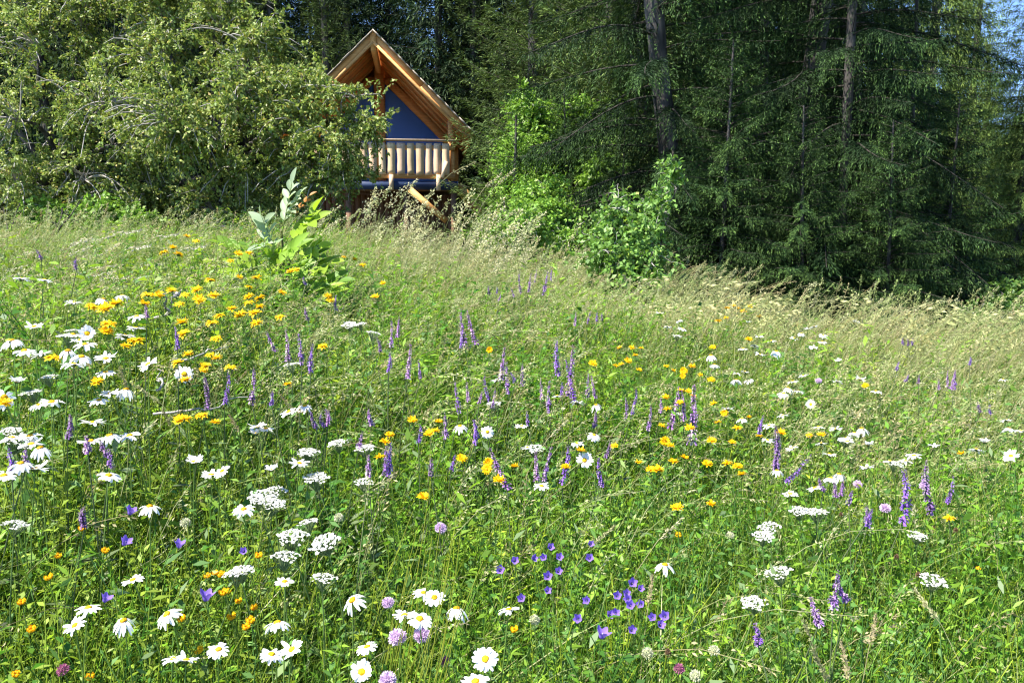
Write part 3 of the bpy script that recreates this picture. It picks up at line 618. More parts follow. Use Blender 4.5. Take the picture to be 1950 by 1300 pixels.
# ------------------------------------------------------------------ meadow: what nobody could count
def scatter(g, n, y0, y1, pw=1.0, x0=-1e9, x1=1e9):
    """points on the meadow in the wedge the camera sees (with a margin), denser close by"""
    out = np.zeros((0, 2))
    while len(out) < n:
        u = g.uniform(0, 1, n * 2)
        e = 2 - pw
        y = (y0 ** e + (y1 ** e - y0 ** e) * u) ** (1 / e) if abs(e) > 1e-6 else y0 * (y1 / y0) ** u
        hw = .70 * y + 1.0; x = g.uniform(-1, 1, n * 2) * hw
        keep = g.uniform(size=n * 2) < hw / (hw.max()) * 0 + 1
        edge = (x > 1.7) & (y > 5.6 + .35 * np.sin(x * 3))           # the grass ends under the spruces on the right
        q = np.stack([x, y], 1)[keep & ~edge & (x > x0) & (x < x1)]
        out = np.concatenate([out, q])
    return out[:n]
def fbm(x, y, seed):
    g = np.random.default_rng(seed); v = 0
    for k in range(5):
        f = .8 * 1.9 ** k; a = g.uniform(0, 6.28, 4); v = v + (np.sin(x * f * np.cos(a[0]) + y * f * np.sin(a[0]) + a[1]) + np.sin(x * f * np.cos(a[2]) + y * f * np.sin(a[2]) + a[3])) / 1.6 ** k
    return v / 4
def onground(q): return np.concatenate([q, ground(q[:, 0], q[:, 1])[:, None]], 1)
def strawness(x, y):                                # where the photo's meadow has turned straw coloured
    r = x / np.maximum(y, .1)
    return np.clip(sstep(.16, .42, r) * sstep(1.7, 2.8, y) * .5 + sstep(3.0, 5.5, y) * .28 * sstep(-.35, -.05, r) + sstep(4.5, 7, y) * .2 + .25 * fbm(x, y, 4), 0, 1)
G1 = np.array([[.10, .22, .016], [.14, .27, .02], [.06, .15, .016], [.21, .32, .025], [.14, .24, .04]])
ST = np.array([[.36, .36, .13], [.28, .32, .10], [.44, .42, .19], [.22, .28, .07]])

# 1 grass blades
g = np.random.default_rng(101); A = Acc()
for n, y0, y1, pw, seg, wmin in ((52000, .72, 2.2, 1.0, 5, .0032), (64000, 2.0, 5.0, 1.1, 4, .0046), (56000, 4.6, 10.5, 1.2, 3, .0075)):
    q = scatter(g, n, y0, y1, pw); P = onground(q); x, y = q[:, 0], q[:, 1]
    st = strawness(x, y); dry = g.uniform(size=n) < st * .75 + .03
    H = GH * g.uniform(.45, 1.0, n) * (1 + .28 * fbm(x * 1.6, y * 1.6, 7)); H = np.where(dry, H * 1.08, H) * tall(x, y)
    H = np.where(y < 1.05, np.minimum(H, .42), H)
    az = np.where(dry | (g.uniform(size=n) < .35), g.normal(.15, .7, n), g.uniform(0, 6.28, n))
    lean = g.gamma(2.2, .16, n) + np.where(dry, .25, 0); curl = g.beta(1.2, 3, n) * .55
    wd = wmin * g.uniform(.6, 1.7, n)
    V, Q, t = blades(P, H, az, lean, curl, wd, seg)
    c0 = G1[g.integers(0, 5, n)] * g.uniform(.7, 1.3, (n, 1)); cd = ST[g.integers(0, 4, n)] * g.uniform(.75, 1.15, (n, 1))
    base = np.where(dry[:, None], cd, c0)
    tip = np.where(dry[:, None], cd, c0 * (1 - .25) + .25 * np.array([.3, .3, .08]))
    col = base[:, None] * (1 - t ** 2) + tip[:, None] * t ** 2
    A.add(V, Q, rep(col.reshape(-1, 3), 2))
tag(link('meadow_grass', A.mesh('meadow_grass', M_grass, True)), 'thin green and straw coloured grass blades all over the meadow', 'grass', kind='stuff')

# 2 low herbs: small leaves in whorls and pairs on thin stems
g = np.random.default_rng(102); A = Acc(); S = Acc()
for ns, y0, y1, pw, kl, ls in ((22000, .75, 2.4, 1.0, 17, .020), (16500, 2.2, 5.2, 1.0, 13, .029), (7000, 5, 9.5, 1.0, 12, .042), (1500, 1.5, 3.2, 1.0, 18, .032), (1900, 2.6, 6.5, 1.0, 20, .042)):
    nc = ns // 7; cq = scatter(g, nc, y0, y1, pw); ci = np.repeat(np.arange(nc), 7)[:ns]; ns = len(ci)
    q = cq[ci] + g.normal(0, .035, (ns, 2)); P = onground(q)
    H = GH * (g.uniform(.62, 1.04, nc) * (1 + .28 * fbm(cq[:, 0] * 1.6, cq[:, 1] * 1.6, 7)) * (1.3 if kl >= 18 else 1))[ci] * g.uniform(.75, 1.08, ns); az = g.uniform(0, 6.28, ns); ln = g.uniform(.05, .45, ns)
    H *= np.where(q[:, 1] < 1.1, .8, 1)
    t = np.linspace(0, 1, 4)
    d = np.stack([np.cos(az), np.sin(az), 0 * az], -1)
    path = P[:, None] + d[:, None] * (H * ln)[:, None, None] * (t ** 1.6)[None, :, None] + np.array([0, 0, 1.0]) * (H[:, None] * t)[..., None]
    V, Q = tubes(path, .0012 * (1.2 - .6 * t)[None] * np.ones((ns, 1)) * (1 + q[:, 1:2] * .15), 3)
    kind = g.integers(0, 6, nc); PAL = np.array([[.10, .22, .018], [.15, .29, .022], [.26, .34, .025], [.06, .16, .022], [.19, .32, .03], [.10, .21, .045]])
    left = np.clip(sstep(-.15, -.45, cq[:, 0] / cq[:, 1]), 0, 1) * (g.uniform(size=nc) < .45); pc = np.where(left[:, None] > .5, np.array([.20, .28, .03]), PAL[kind]) * g.uniform(.75, 1.25, (nc, 1))
    S.add(V, Q, rep(np.repeat(pc[ci] * .9, 4, axis=0), 3))
    n = ns * kl; si = np.repeat(np.arange(ns), kl); tt = .22 + .78 * ((np.arange(n) % kl) + g.uniform(0, .6, n)) / kl
    fx = tt * 3; i0 = np.minimum(fx.astype(int), 2); f = (fx - i0)[:, None]
    lp = path[si, i0] * (1 - f) + path[si, i0 + 1] * f
    la = g.uniform(0, 6.28, n); D = np.stack([np.cos(la), np.sin(la), g.uniform(-.1, .9, n)], -1)
    N_ = np.array([0, 0, 1.0]) + g.normal(0, .45, (n, 3))
    shp = np.array([.38, .5, .3, .62, .25, .45])[kind][ci][si]; sz = ls * np.array([1.1, .8, .75, .95, 1.5, 1.0])[kind][ci][si] * g.uniform(.6, 1.35, n) * (1.15 - .35 * tt)
    V, Q = leaves(lp, D, N_, sz, sz * shp, .3)
    A.add(V, Q, rep(1.1 * pc[ci][si] * g.uniform(.8, 1.25, (n, 1)), 4))
hb = link('meadow_herbs', A.mesh('meadow_herbs', M_leaf)); tag(hb, 'small leaved green herbs filling the meadow between the grasses', 'herbs', kind='stuff')
link('stems', S.mesh('stems', M_stem), hb)

# 3 broader leaves low in the sward
g = np.random.default_rng(103); A = Acc(); n = 9500
q = scatter(g, n, .8, 6.5, 1.1); P = onground(q); P[:, 2] += g.uniform(.15, .52, n) * np.where(q[:, 1] < 1.1, .8, 1)
az = g.uniform(0, 6.28, n); D = np.stack([np.cos(az), np.sin(az), g.uniform(-.2, 1.0, n)], -1)
L = g.uniform(.02, .042, n) * np.clip(.7 + .25 * q[:, 1], .8, 1.8); V, Q = leaves(P, D, np.array([0, 0, 1.0]) + g.normal(0, .4, (n, 3)), L, L * g.uniform(.2, .36, n), .25)
A.add(V, Q, rep(np.array([[.08, .18, .035], [.12, .24, .05], [.16, .27, .04], [.18, .26, .11]])[g.integers(0, 4, n)] * g.uniform(.8, 1.2, (n, 1)), 4))
tag(link('broad_leaves', A.mesh('broad_leaves', M_leaf)), 'broader green leaves scattered low in the meadow', 'leaves', kind='stuff')

# 4 flowering grasses: thin stalks with drooping panicles of pale spikelets
def seeding(g, q, H, lean_az, lean, nsp, plen, ssz, cols, wid, sag=.35, spr=.5, fat=.36):
    n = len(q); P = onground(q); t = np.linspace(0, 1, 9)
    d = np.stack([np.cos(lean_az), np.sin(lean_az), 0 * lean_az], -1)
    path = P[:, None] + d[:, None] * (H * lean)[:, None, None] * (.4 * t + .6 * t ** 3)[None, :, None] + np.array([0, 0, 1.0]) * (H[:, None] * (t - sag * lean[:, None] * t ** 5))[..., None]
    V, Q = tubes(path, wid[:, None] * (1 - .65 * t)[None], 3)
    ci = cols[g.integers(0, len(cols), n)] * g.uniform(.8, 1.2, (n, 1))
    stem = np.stack([ci * (1 - k) + np.array([.16, .22, .05]) * k for k in np.linspace(.9, .1, 9)], 1)
    out = [(V, Q, rep(stem.reshape(-1, 3), 3))]
    m = n * nsp; si = np.repeat(np.arange(n), nsp); tt = 1 - plen[si] / H[si] * g.uniform(0, 1, m)
    fx = np.clip(tt, 0, 1) * 8; i0 = np.minimum(fx.astype(int), 7); f = (fx - i0)[:, None]
    pp = path[si, i0] * (1 - f) + path[si, i0 + 1] * f; T = nrm(path[si, i0 + 1] - path[si, i0])
    rel = (1 - tt) * H[si] / plen[si]
    off = nrm(g.normal(0, 1, (m, 3))) * (spr * plen[si] * .35 * (.25 + rel) * g.uniform(.1, 1, m))[:, None]
    D = nrm(T + off / np.maximum(np.linalg.norm(off, axis=1, keepdims=True), 1e-6) * .6 + np.array([0, 0, -.35]) + g.normal(0, .2, (m, 3)))
    V, Q = leaves(pp + off, D, g.normal(0, 1, (m, 3)), ssz * g.uniform(.7, 1.3, m), ssz * fat * g.uniform(.7, 1.3, m), .3)
    out.append((V, Q, rep(ci[si] * g.uniform(.8, 1.2, (m, 1)), 4)))
    return out
g = np.random.default_rng(104); A = Acc()
TAN = np.array([[.40, .41, .18], [.48, .48, .26], [.34, .39, .15], [.43, .37, .19], [.31, .38, .13]])
for n, y0, y1, pw, hk in ((420, 1.25, 2.4, 1.0, 1.0), (3300, 2.3, 5, 1.0, 1.08), (4200, 4.3, 9, 1.0, 1.18)):
    q = scatter(g, n * 2, y0, y1, pw); k = (g.uniform(size=n * 2) < .4 + .9 * strawness(q[:, 0], q[:, 1])) & ~((q[:, 1] > 7) & (q[:, 0] < -1.6)); q = q[k][:n]; n = len(q)
    H = GH * hk * g.uniform(.8, 1.3, n) * tall(q[:, 0], q[:, 1]); lean = g.gamma(3, .16, n)
    for piece in seeding(g, q, H, g.normal(.1, .6, n), lean, 26, g.uniform(.07, .14, n), .0095 + .0006 * y0, TAN, .0011 + .00025 * q[:, 1], .3, .5): A.add(*piece)
tag(link('seeding_grass', A.mesh('seeding_grass', M_straw)), 'fine pale seeding grasses spread through the meadow', 'grass', kind='stuff')

# 5 the tall seeding stalks one can tell apart, each a thing of its own
def stalk_mesh(seed, nsp, plen, ssz, spr, lean, H=1.0, cols=TAN, wid=.0028, sag=.35, fat=.36):
    """a unit tall stalk leaning towards +x"""
    g = np.random.default_rng(seed); q = np.zeros((1, 2)); z0 = float(ground(0, 0)); st, hd = Acc(), Acc()
    p = seeding(g, q, np.array([H]), np.array([0.0]), np.array([lean]), nsp, np.array([plen]), ssz, cols[[seed % len(cols)]], np.array([wid]), sag, spr, fat)
    for acc, (V, Q, c) in zip((st, hd), p): V = V - np.array([0, 0, z0]); acc.add(V, Q, c)
    return st.mesh('stem', M_straw, True), hd.mesh('seed_head', M_straw)
FEATHERY = [stalk_mesh(200 + i, 60, .30, .017, .42, .14 + .09 * i, cols=np.array([[.44, .43, .22], [.36, .39, .18], [.50, .47, .28]]), wid=.0026, fat=.5) for i in range(4)]
BROME = [stalk_mesh(210 + i, 30, .22, .024, .65, .22 + .08 * i, cols=np.array([[.42, .40, .18], [.36, .33, .13], [.36, .38, .15]]), wid=.003, sag=.7) for i in range(4)]
SLIM = [stalk_mesh(240 + i, 40, .12, .011, .3, .35 + .12 * i, cols=np.array([[.50, .45, .28], [.42, .40, .22]]), wid=.0024, sag=.3, fat=.42) for i in range(3)]
FINE = [stalk_mesh(220 + i, 46, .14, .016, .3, .45 + .12 * i, cols=np.array([[.62, .58, .45], [.54, .52, .38]]), wid=.0032, sag=.3, fat=.42) for i in range(3)]
CATTAIL = [stalk_mesh(230 + i, 150, .11, .010, .13, .18 + .1 * i, cols=np.array([[.36, .36, .18], [.34, .29, .16]]), wid=.0022) for i in range(3)]
def stalk(protos, i, u, v, y, label, group, az=0.0, name='grass_stalk', cat='grass stalk', wide=1.0):
    """plant a stalk whose head top comes out near photo pixel (u, v) at distance y"""
    p = at(u, v, y); me = protos[i % len(protos)]; k = i % len(protos)
    co = np.empty(len(me[0].vertices) * 3, np.float32); me[0].vertices.foreach_get('co', co); tip = co.reshape(-1, 3)[-3:].mean(0)
    h = .75
    for _ in range(4):                              # root so that the tip lands on the point
        bx = p[0] - math.cos(az) * tip[0] * h * wide; by = p[1] - math.sin(az) * tip[0] * h * wide; gz = float(ground(bx, by)); h = max((p[2] - gz) / tip[2], .25)
    o = empty(name, (bx, by, gz), az); o.scale = (h * wide, h * wide, h)
    link('stem', me[0], o); link('seed_head', me[1], o); tag(o, label, cat, group); return o
g = np.random.default_rng(105)
for i in range(100):
    u = g.uniform(635, 1030); top = 335 + abs(u - 800) * .25 + g.uniform(0, 1) ** .8 * 140; stalk(FEATHERY, i, u, top, g.uniform(5.6, 7.2), 'tall pale feathery grass stalk in the clump before the cabin posts', 'feathery grass stalks before the cabin', g.normal(.1, .5))
for i in range(26):
    u = g.uniform(880, 1120); stalk(FEATHERY, i, u, 400 + g.uniform(0, 110), g.uniform(5.2, 7), 'feathery grass stalk between the cabin steps and the leafy shrub', 'feathery grass stalks right of the cabin steps', g.normal(.2, .5))
for i, (u, v) in enumerate([(980, 322), (905, 308), (1000, 400), (955, 330)]):
    stalk(SLIM, i, u, v, 5.6, ['slender pale grass head arching highest right of cabin rail', 'slender pale grass head arching across the cabin corner', 'arching pale grass head right of the cabin steps', 'arching pale grass head just below the highest one'][i], None, 0.1)
for i in range(48):
    u = g.uniform(1285, 1960); top = 548 + max(0, (u - 1330)) * .11 + g.uniform(-8, 50); stalk(BROME, i, u, top, g.uniform(3.7, 4.5), 'drooping tan brome stalk along the edge before the dark spruces', 'drooping brome stalks before the spruces', g.normal(.05, .5))
for i in range(80):
    u = g.uniform(40, 460); top = 425 + abs(u - 270) * .16 + g.uniform(0, 1) ** .8 * 140; stalk(FINE, i, u, top, g.uniform(3.4, 5.2), 'silvery grass stalk leaning to the right under the fruit tree', 'leaning silvery grass stalks on the left', g.normal(0, .25))
ct = [(560, 718, 2.2), (535, 752, 2.15), (300, 660, 2.4), (228, 700, 1.9), (470, 705, 2.3), (262, 735, 1.9), (445, 700, 2.3), (437, 790, 2.0), (348, 780, 2.0), (310, 778, 2.0)]
for i, (u, v, y) in enumerate(ct): stalk(CATTAIL, i, u, v, y, 'cylindrical greenish grass head among yellow flowers on the left', 'cylindrical grass heads on the left', [0.3, 2.9, .2, 2.6][i % 4])
sp_ = [(1300, 985, 1.6, 'pale drooping grass head over the middle right herbs', SLIM, .2), (1243, 1095, 1.4, 'fat pale grass head left of the violet bellflower clump centre', CATTAIL, 1.2), (1171, 1000, 1.6, 'pale seed head standing above the upper bellflowers', CATTAIL, .4), (1548, 1235, 1.15, 'thick pale fluffy grass head near the lower right edge', CATTAIL, 2.9), (1603, 1222, 1.15, 'slim tan grass head right of the thick fluffy one', CATTAIL, 1.5),
       (1741, 1120, 1.35, 'pale plume of grass in the lower right meadow', CATTAIL, 1.9), (1530, 1180, 1.3, 'tan grass head leaning left at the lower right', CATTAIL, 2.5), (1669, 1170, 1.3, 'brownish grass head between fluffy head and pale plume', CATTAIL, .9), (890, 1185, 1.2, 'pale grass head bent right under side-on daisy at bottom centre', SLIM, -.1), (1080, 800, 2.2, 'pale arching grass head in the middle of meadow', SLIM, .3), (1235, 830, 2.0, 'arching tan grass head left of the middle yellow flowers', SLIM, .1), (1400, 700, 3.2, 'tan grass head among small white daisies', SLIM, .1)]
for i, (u, v, y, lab, pr, az) in enumerate(sp_): stalk(pr, i, u, v, y, lab, None, az)
# the bundle of yellow-green stems leaning right at the bottom centre
g = np.random.default_rng(106)
sg = np_mesh  # stems are plain bent tubes
def bare_stem(seed):
    gg = np.random.default_rng(seed); t = np.linspace(0, 1, 12); P = np.stack([.22 * t + .05 * np.sin(t * 3 + seed) * t + .02 * t ** 3, .03 * np.sin(t * 4), t], -1)
    v, q = tubes(P[None], (.0022 * (1 - .6 * t))[None], 5); k = gg.uniform(.85, 1.2)
    return np_mesh('grass_stem', v, q, M_grass, np.ones((len(v), 3)) * np.array([.34, .38, .05]) * k, True)
BARE = [bare_stem(s) for s in range(4)]
for i in range(34):
    u = g.normal(668, 26); v = 1310; p = at(u, v, g.uniform(1.0, 1.3)); p[2] = ground(p[0], p[1])
    o = link('grass_stalk', BARE[i % 4]); o.location = p; h = g.uniform(.48, .68); o.scale = (h, h, h); o.rotation_euler = (0, 0, g.normal(0.1, .3) + math.pi * 0)
    tag(o, 'yellow green grass stem in the bundle leaning right near bottom centre', 'grass stem', 'bundle of yellow green grass stems')
# ------------------------------------------------------------------ flowers, one by one
fr = np.random.default_rng(300)
def petal_strip(acc, az, r0, r1, wd, droop, cup, z0, col, g, seg=5, notch=.12):
    t = np.linspace(0, 1, seg + 1); r = r0 + (r1 - r0) * t; half = wd / 2 * np.minimum(1, .45 + 1.3 * t) * np.where(t > .97, .45, 1) * np.where(t > .75, 1.02 - notch, 1)
    z = z0 + droop[0] * t + droop[1] * t ** 2
    c, s = math.cos(az), math.sin(az)
    V = []
    for k in range(seg + 1):
        for e in (-1, 0, 1):
            x, y = r[k], half[k] * e; V.append((x * c - y * s, x * s + y * c, z[k] + (abs(e) * cup * wd)))
    i = np.arange(seg)[:, None] * 3
    acc.add(np.array(V), np.concatenate([np.concatenate([i, i + 1, i + 4, i + 3], 1), np.concatenate([i + 1, i + 2, i + 5, i + 4], 1)]), np.asarray(col) * g.uniform(.93, 1.04))
def dome(r, h, col, g, rings=6, seg=16, rough=.06, z0=0.0, shade=None):
    V, c = [], []
    for k in range(rings + 1):
        a = k / rings * math.pi / 2
        for j in range(seg):
            th = j / seg * 2 * math.pi + k * .2; q = 1 + g.normal(0, rough); V.append((r * math.cos(a) * math.cos(th) * q, r * math.cos(a) * math.sin(th) * q, z0 + h * math.sin(a) * q))
            c.append(np.asarray(col if shade is None or k < rings * .55 else shade) * g.uniform(.8, 1.12))
    i = np.arange(rings)[:, None] * seg; j = np.arange(seg)[None]; j2 = (j + 1) % seg
    Q = np.stack([i + j, i + j2, i + seg + j2, i + seg + j], -1).reshape(-1, 4)
    return np.array(V), Q, np.array(c)
def daisy_protos(seed, R0, npet, wd, droop, pcol, dcol, disc_r, two=False, dshade=None, lost=.04):
    g = np.random.default_rng(seed); a = Acc()
    for layer in range(2 if two else 1):
        for k in range(npet):
            if not two and g.uniform() < lost: continue
            rr = R0 * g.uniform(.88, 1.06) * (1 - .28 * layer)
            dr = (droop[0] * R0 + g.normal(0, .11 * R0) + layer * .25 * R0, droop[1] * R0 + g.normal(0, .12 * R0))
            petal_strip(a, 2 * math.pi * (k + layer * .5) / npet + g.normal(0, .07), disc_r * .7, rr, wd * g.uniform(.85, 1.12), dr, g.uniform(-.05, .15), layer * .001 + g.normal(0, .0004), pcol, g)
    d = Acc(); d.add(*dome(disc_r, disc_r * .55, dcol, g, 7, 18, .07, 0.0005, dshade))
    cl = Acc(); V, Q, c = dome(disc_r * 1.05, disc_r * .75, (.07, .12, .03), g, 4, 12, .03); V[:, 2] *= -1; cl.add(V, Q, c)
    return a.mesh('petals', M_petal, True), d.mesh('disc', M_petal, True), cl.mesh('calyx', M_stem, True)
WHITE = (.82, .82, .80)
DAISY = [daisy_protos(400 + i, .0240, [21, 19, 23, 20, 22, 18][i], .0072, [(.12, -.15), (.02, -.2), (.2, -.12), (-.02, -.45), (.1, -.3), (.28, -.1)][i], WHITE, (.74, .42, .01), .0068, dshade=(.80, .52, .02), lost=.05) for i in range(6)]
DAISY += [daisy_protos(410, .0235, 20, .0066, (-.15, -.75), WHITE, (.66, .34, .01), .0074, lost=.2), daisy_protos(411, .018, 21, .0062, (.75, -.25), WHITE, (.74, .46, .01), .0062), daisy_protos(412, .0245, 22, .0068, (.05, -.55), WHITE, (.72, .38, .01), .0072, lost=.3)]
HAWK = [daisy_protos(420 + i, .0165, 17, .0052, [(.25, -.1), (.4, -.2), (.1, -.1)][i], (.86, .54, .006), (.76, .36, .006), .0058, True) for i in range(3)]
ARNICA = [daisy_protos(430 + i, .0175, 18, .0050, [(.12, -.1), (.2, -.35), (.05, -.05)][i], (.85, .55, .01), (.74, .40, .008), .0065, True) for i in range(3)]
def stem_protos(seed, r, col, leaves_n=0, ls=.03):
    g = np.random.default_rng(seed); t = np.linspace(0, 1, 10); b = g.uniform(.02, .05); a0 = g.uniform(0, 6.28)
    P = np.stack([b * np.sin(np.pi * t) * math.cos(a0), b * np.sin(np.pi * t) * math.sin(a0), t], -1); a = Acc()
    v, q = tubes(P[None], (r * (1.25 - .5 * t))[None], 5); a.add(v, q, col)
    if leaves_n:
        tt = g.uniform(.1, .75, leaves_n); az = g.uniform(0, 6.28, leaves_n); base = np.stack([np.interp(tt, t, P[:, k]) for k in range(3)], -1)
        D = np.stack([np.cos(az), np.sin(az), g.uniform(.2, 1, leaves_n)], -1); V, Q = leaves(base, D, np.array([0, 0, 1.0]) + g.normal(0, .3, (leaves_n, 3)), ls, ls * .28, .2); a.add(V, Q, np.asarray(col) * 1.1)
    return a.mesh('stem', M_stem, True)
ST_D = [stem_protos(440 + i, .0013, (.12, .20, .035), 5, .05) for i in range(4)]
ST_Y = [stem_protos(450 + i, .0011, (.10, .17, .03), 3, .05) for i in range(3)]
ST_S = [stem_protos(460 + i, .0015, (.09, .12, .05), 6, .06) for i in range(3)]
ST_A = [stem_protos(470 + i, .0014, (.13, .20, .06), 8, .05) for i in range(3)]

def sage_proto(seed):
    """unit-long spike: whorls of hooked violet florets on a dark axis, buds towards the tip"""
    g = np.random.default_rng(seed); a = Acc(); nw = 13; tone = [(1, 1, 1), (1.3, 1.25, 1.05), (.85, .8, 1.05), (1.35, 1.5, 1.0), (1.0, 1.1, .85), (.9, 1.05, .7)][seed % 6]
    t = np.linspace(0, 1, 10); cx = (.05 + .03 * (seed % 3)) * np.sin(t * 2.5 + seed); P = np.stack([cx - cx[0], 0 * t, t], -1)
    v, q = tubes(P[None], (.012 * (1.1 - .8 * t))[None], 5); a.add(v, q, (.14, .07, .16))
    for k in range(nw):
        f = (k + .3) / nw; n = 6 if f < .75 else 5; sz = .135 * (1 - .62 * f ** 1.5) * g.uniform(.8, 1.15); x0 = np.interp(f, t, P[:, 0]); a0 = g.uniform(0, 6.28)
        for j in range(n):
            if g.uniform() < (.12 if seed % 2 else .3): continue
            az = a0 + j * 2 * math.pi / n + g.normal(0, .2); d = np.array([math.cos(az), math.sin(az), 0]); u = np.array([0, 0, 1.0])
            s = np.cross(d, u); L = sz * g.uniform(.75, 1.15); col = np.array([.24, .12, .40]) * g.uniform(.65, 1.25) if g.uniform() < .7 else np.array([.38, .26, .44])
            b = np.array([x0, 0, f]) + u * g.normal(0, .012)
            # hooded upper lip, drooping lower lip
            c1, c2, c3 = b + d * L * .35 + u * L * .25, b + d * L * .75 + u * L * .42, b + d * L + u * L * .2
            w1 = L * .2
            V = np.array([b - s * w1 * .4, b + s * w1 * .4, c1 - s * w1, c1 + s * w1, c2 - s * w1 * .8, c2 + s * w1 * .8, c3 - s * w1 * .2, c3 + s * w1 * .2]); Q = [[0, 1, 3, 2], [2, 3, 5, 4], [4, 5, 7, 6]]
            col = col * np.array(tone) * (1 if f < .8 else np.array([.8, .85, .7])); a.add(V, Q, col)
            l1, l2 = b + d * L * .55, b + d * L * .85 - u * L * .35
            a.add(np.array([b - s * w1 * .3, b + s * w1 * .3, l1 + s * w1, l1 - s * w1, l2 + s * w1 * 1.1, l2 - s * w1 * 1.1]), [[0, 1, 2, 3], [3, 2, 4, 5]], col * 1.15)
            a.add(*[x for x in (np.array([b - s * w1 * .7, b + s * w1 * .7, b + d * L * .3 + s * w1 * .5 + u * L * .12, b + d * L * .3 - s * w1 * .5 + u * L * .12]), [[0, 1, 2, 3]], (.12, .07, .12))])
    return a.mesh('flower_spike', M_petal, True)
SAGE = [sage_proto(500 + i) for i in range(7)]
def yarrow_proto(seed, lob):
    """flat-topped umbel of many tiny white florets on branching rays, radius about 1"""
    g = np.random.default_rng(seed); a, s = Acc(), Acc(); n = 24 * lob
    th = g.uniform(0, 6.28, n); r = np.sqrt(g.uniform(0, 1, n)); r *= 1 + .14 * np.sin(th * lob + seed)
    c = np.stack([r * np.cos(th), r * np.sin(th), .16 * (1 - r ** 2) + g.normal(0, .035, n)], -1)
    root = np.array([0, 0, -1.15]); t = np.linspace(0, 1, 5)[None, :, None]
    pick = c[:: max(1, n // 30)]; fork = np.array([0, 0, -.75]) + pick * np.array([.35, .35, .2])
    path = (1 - t) ** 2 * root + 2 * t * (1 - t) * fork[:, None] + t ** 2 * (pick[:, None] - np.array([0, 0, .04])); v, q = tubes(path, .028 * np.ones((len(pick), 5)), 4); s.add(v, q, (.16, .22, .09))
    for p in c:                                      # each floret: five little rays round a greyish middle
        m = 5; sz = g.uniform(.085, .13); tl = nrm((np.array([0, 0, 1.0]) + g.normal(0, .28, 3))[None])[0]; x = nrm(np.cross(tl, [1, .2, 0])[None])[0]; y = np.cross(tl, x)
        A_ = g.uniform(0, 6.28) + np.arange(m) * 2 * math.pi / m
        D = np.cos(A_)[:, None] * x + np.sin(A_)[:, None] * y + tl * .1
        V, Q = leaves(np.tile(p, (m, 1)), D, np.tile(tl, (m, 1)), sz, sz * .95, -.1); a.add(V, Q, np.array([.80, .79, .74]) * g.uniform(.9, 1.03))
        V, Q, cc = dome(sz * .3, sz * .3, (.62, .60, .46), g, 2, 6, .05); a.add(V + p, Q, cc)
    return a.mesh('florets', M_petal), s.mesh('rays', M_stem, True)
YARROW = [yarrow_proto(520 + i, 4 + i % 3) for i in range(4)]
def bell_proto(seed):
    """open five-lobed bell, mouth towards +z, unit length"""
    g = np.random.default_rng(seed); a = Acc(); nj, nk = 30, 9; V, c = [], []
    for k in range(nk + 1):
        t = k / nk
        for j in range(nj):
            th = j / nj * 2 * math.pi; lobe_ = .5 + .5 * math.cos(5 * th); r = .10 + .42 * t ** .55 * (1 - .12 * math.sin(t * 3.1)) + (.22 * max(0, t - .6) / .4) * (.4 + lobe_)
            z = t * (.72 + (.34 * lobe_ * t ** 3)); V.append((r * math.cos(th), r * math.sin(th), z)); c.append(np.array([.20, .12, .48]) * (1 + .25 * t) * (1 - .12 * (lobe_ > .93)) * g.uniform(.95, 1.05))
    i = np.arange(nk)[:, None] * nj; j = np.arange(nj)[None]; j2 = (j + 1) % nj
    a.add(np.array(V), np.stack([i + j, i + j2, i + nj + j2, i + nj + j], -1).reshape(-1, 4), np.array(c))
    p = Acc(); t = np.linspace(0, 1, 5); v, q = tubes(np.stack([0 * t, 0 * t, .05 + .62 * t], -1)[None], np.array([.03, .03, .035, .05, .03])[None], 6); p.add(v, q, (.75, .72, .60))
    k = Acc()
    V, Q, cc = dome(.14, .16, (.07, .13, .04), g, 3, 10, .03); V[:, 2] = .06 - V[:, 2]; k.add(V, Q, cc)
    A_ = np.arange(5) * 2 * math.pi / 5; D = np.stack([np.cos(A_), np.sin(A_), .9 + 0 * A_], -1); V, Q = leaves(D * np.array([.1, .1, 0]), D, np.tile([0, 0, 1.0], (5, 1)), .42, .08, .1); k.add(V, Q, (.08, .15, .04))
    return a.mesh('bell', M_petal, True), p.mesh('pistil', M_petal, True), k.mesh('calyx', M_stem, True)
BELL = [bell_proto(540 + i) for i in range(2)]
def pompom(seed, n, col, col2, rx, rz, ls, lw, inner):
    g = np.random.default_rng(seed); a = Acc(); i = np.arange(n) + .5; ph = np.arccos(1 - 1.55 * i / n); th = i * 2.39996
    D = np.stack([np.sin(ph) * np.cos(th), np.sin(ph) * np.sin(th), np.cos(ph)], -1); P = D * np.array([rx, rx, rz]) * .62
    D2 = nrm(D + g.normal(0, .22, (n, 3)))
    V, Q = leaves(P, D2, g.normal(0, 1, (n, 3)), ls * g.uniform(.75, 1.25, n), lw, .3); k = g.uniform(0, 1, (n, 1)); a.add(V, Q, rep(np.asarray(col) * (1 - k) + np.asarray(col2) * k, 4))
    V, Q, c = dome(rx * .7, rz * .7, inner, g, 4, 12, .05); a.add(V, Q, c)
    b = Acc(); A_ = np.arange(9) * .7; V, Q = leaves(np.zeros((9, 3)) - [0, 0, .12], np.stack([np.cos(A_), np.sin(A_), .15 + 0 * A_], -1), np.tile([0, 0, 1.0], (9, 1)), .85, .3, .2); b.add(V, Q, (.10, .17, .05))
    return a.mesh('flower_head', M_petal), b.mesh('bracts', M_stem)
SCAB = [pompom(560 + i, 240, (.60, .42, .62), (.80, .66, .80), 1, .62, .48, .22, (.45, .30, .46)) for i in range(3)]
WCLO = [pompom(570 + i, 130, (.66, .62, .48), (.48, .50, .30), 1, .95, .45, .2, (.35, .38, .2)) for i in range(2)]
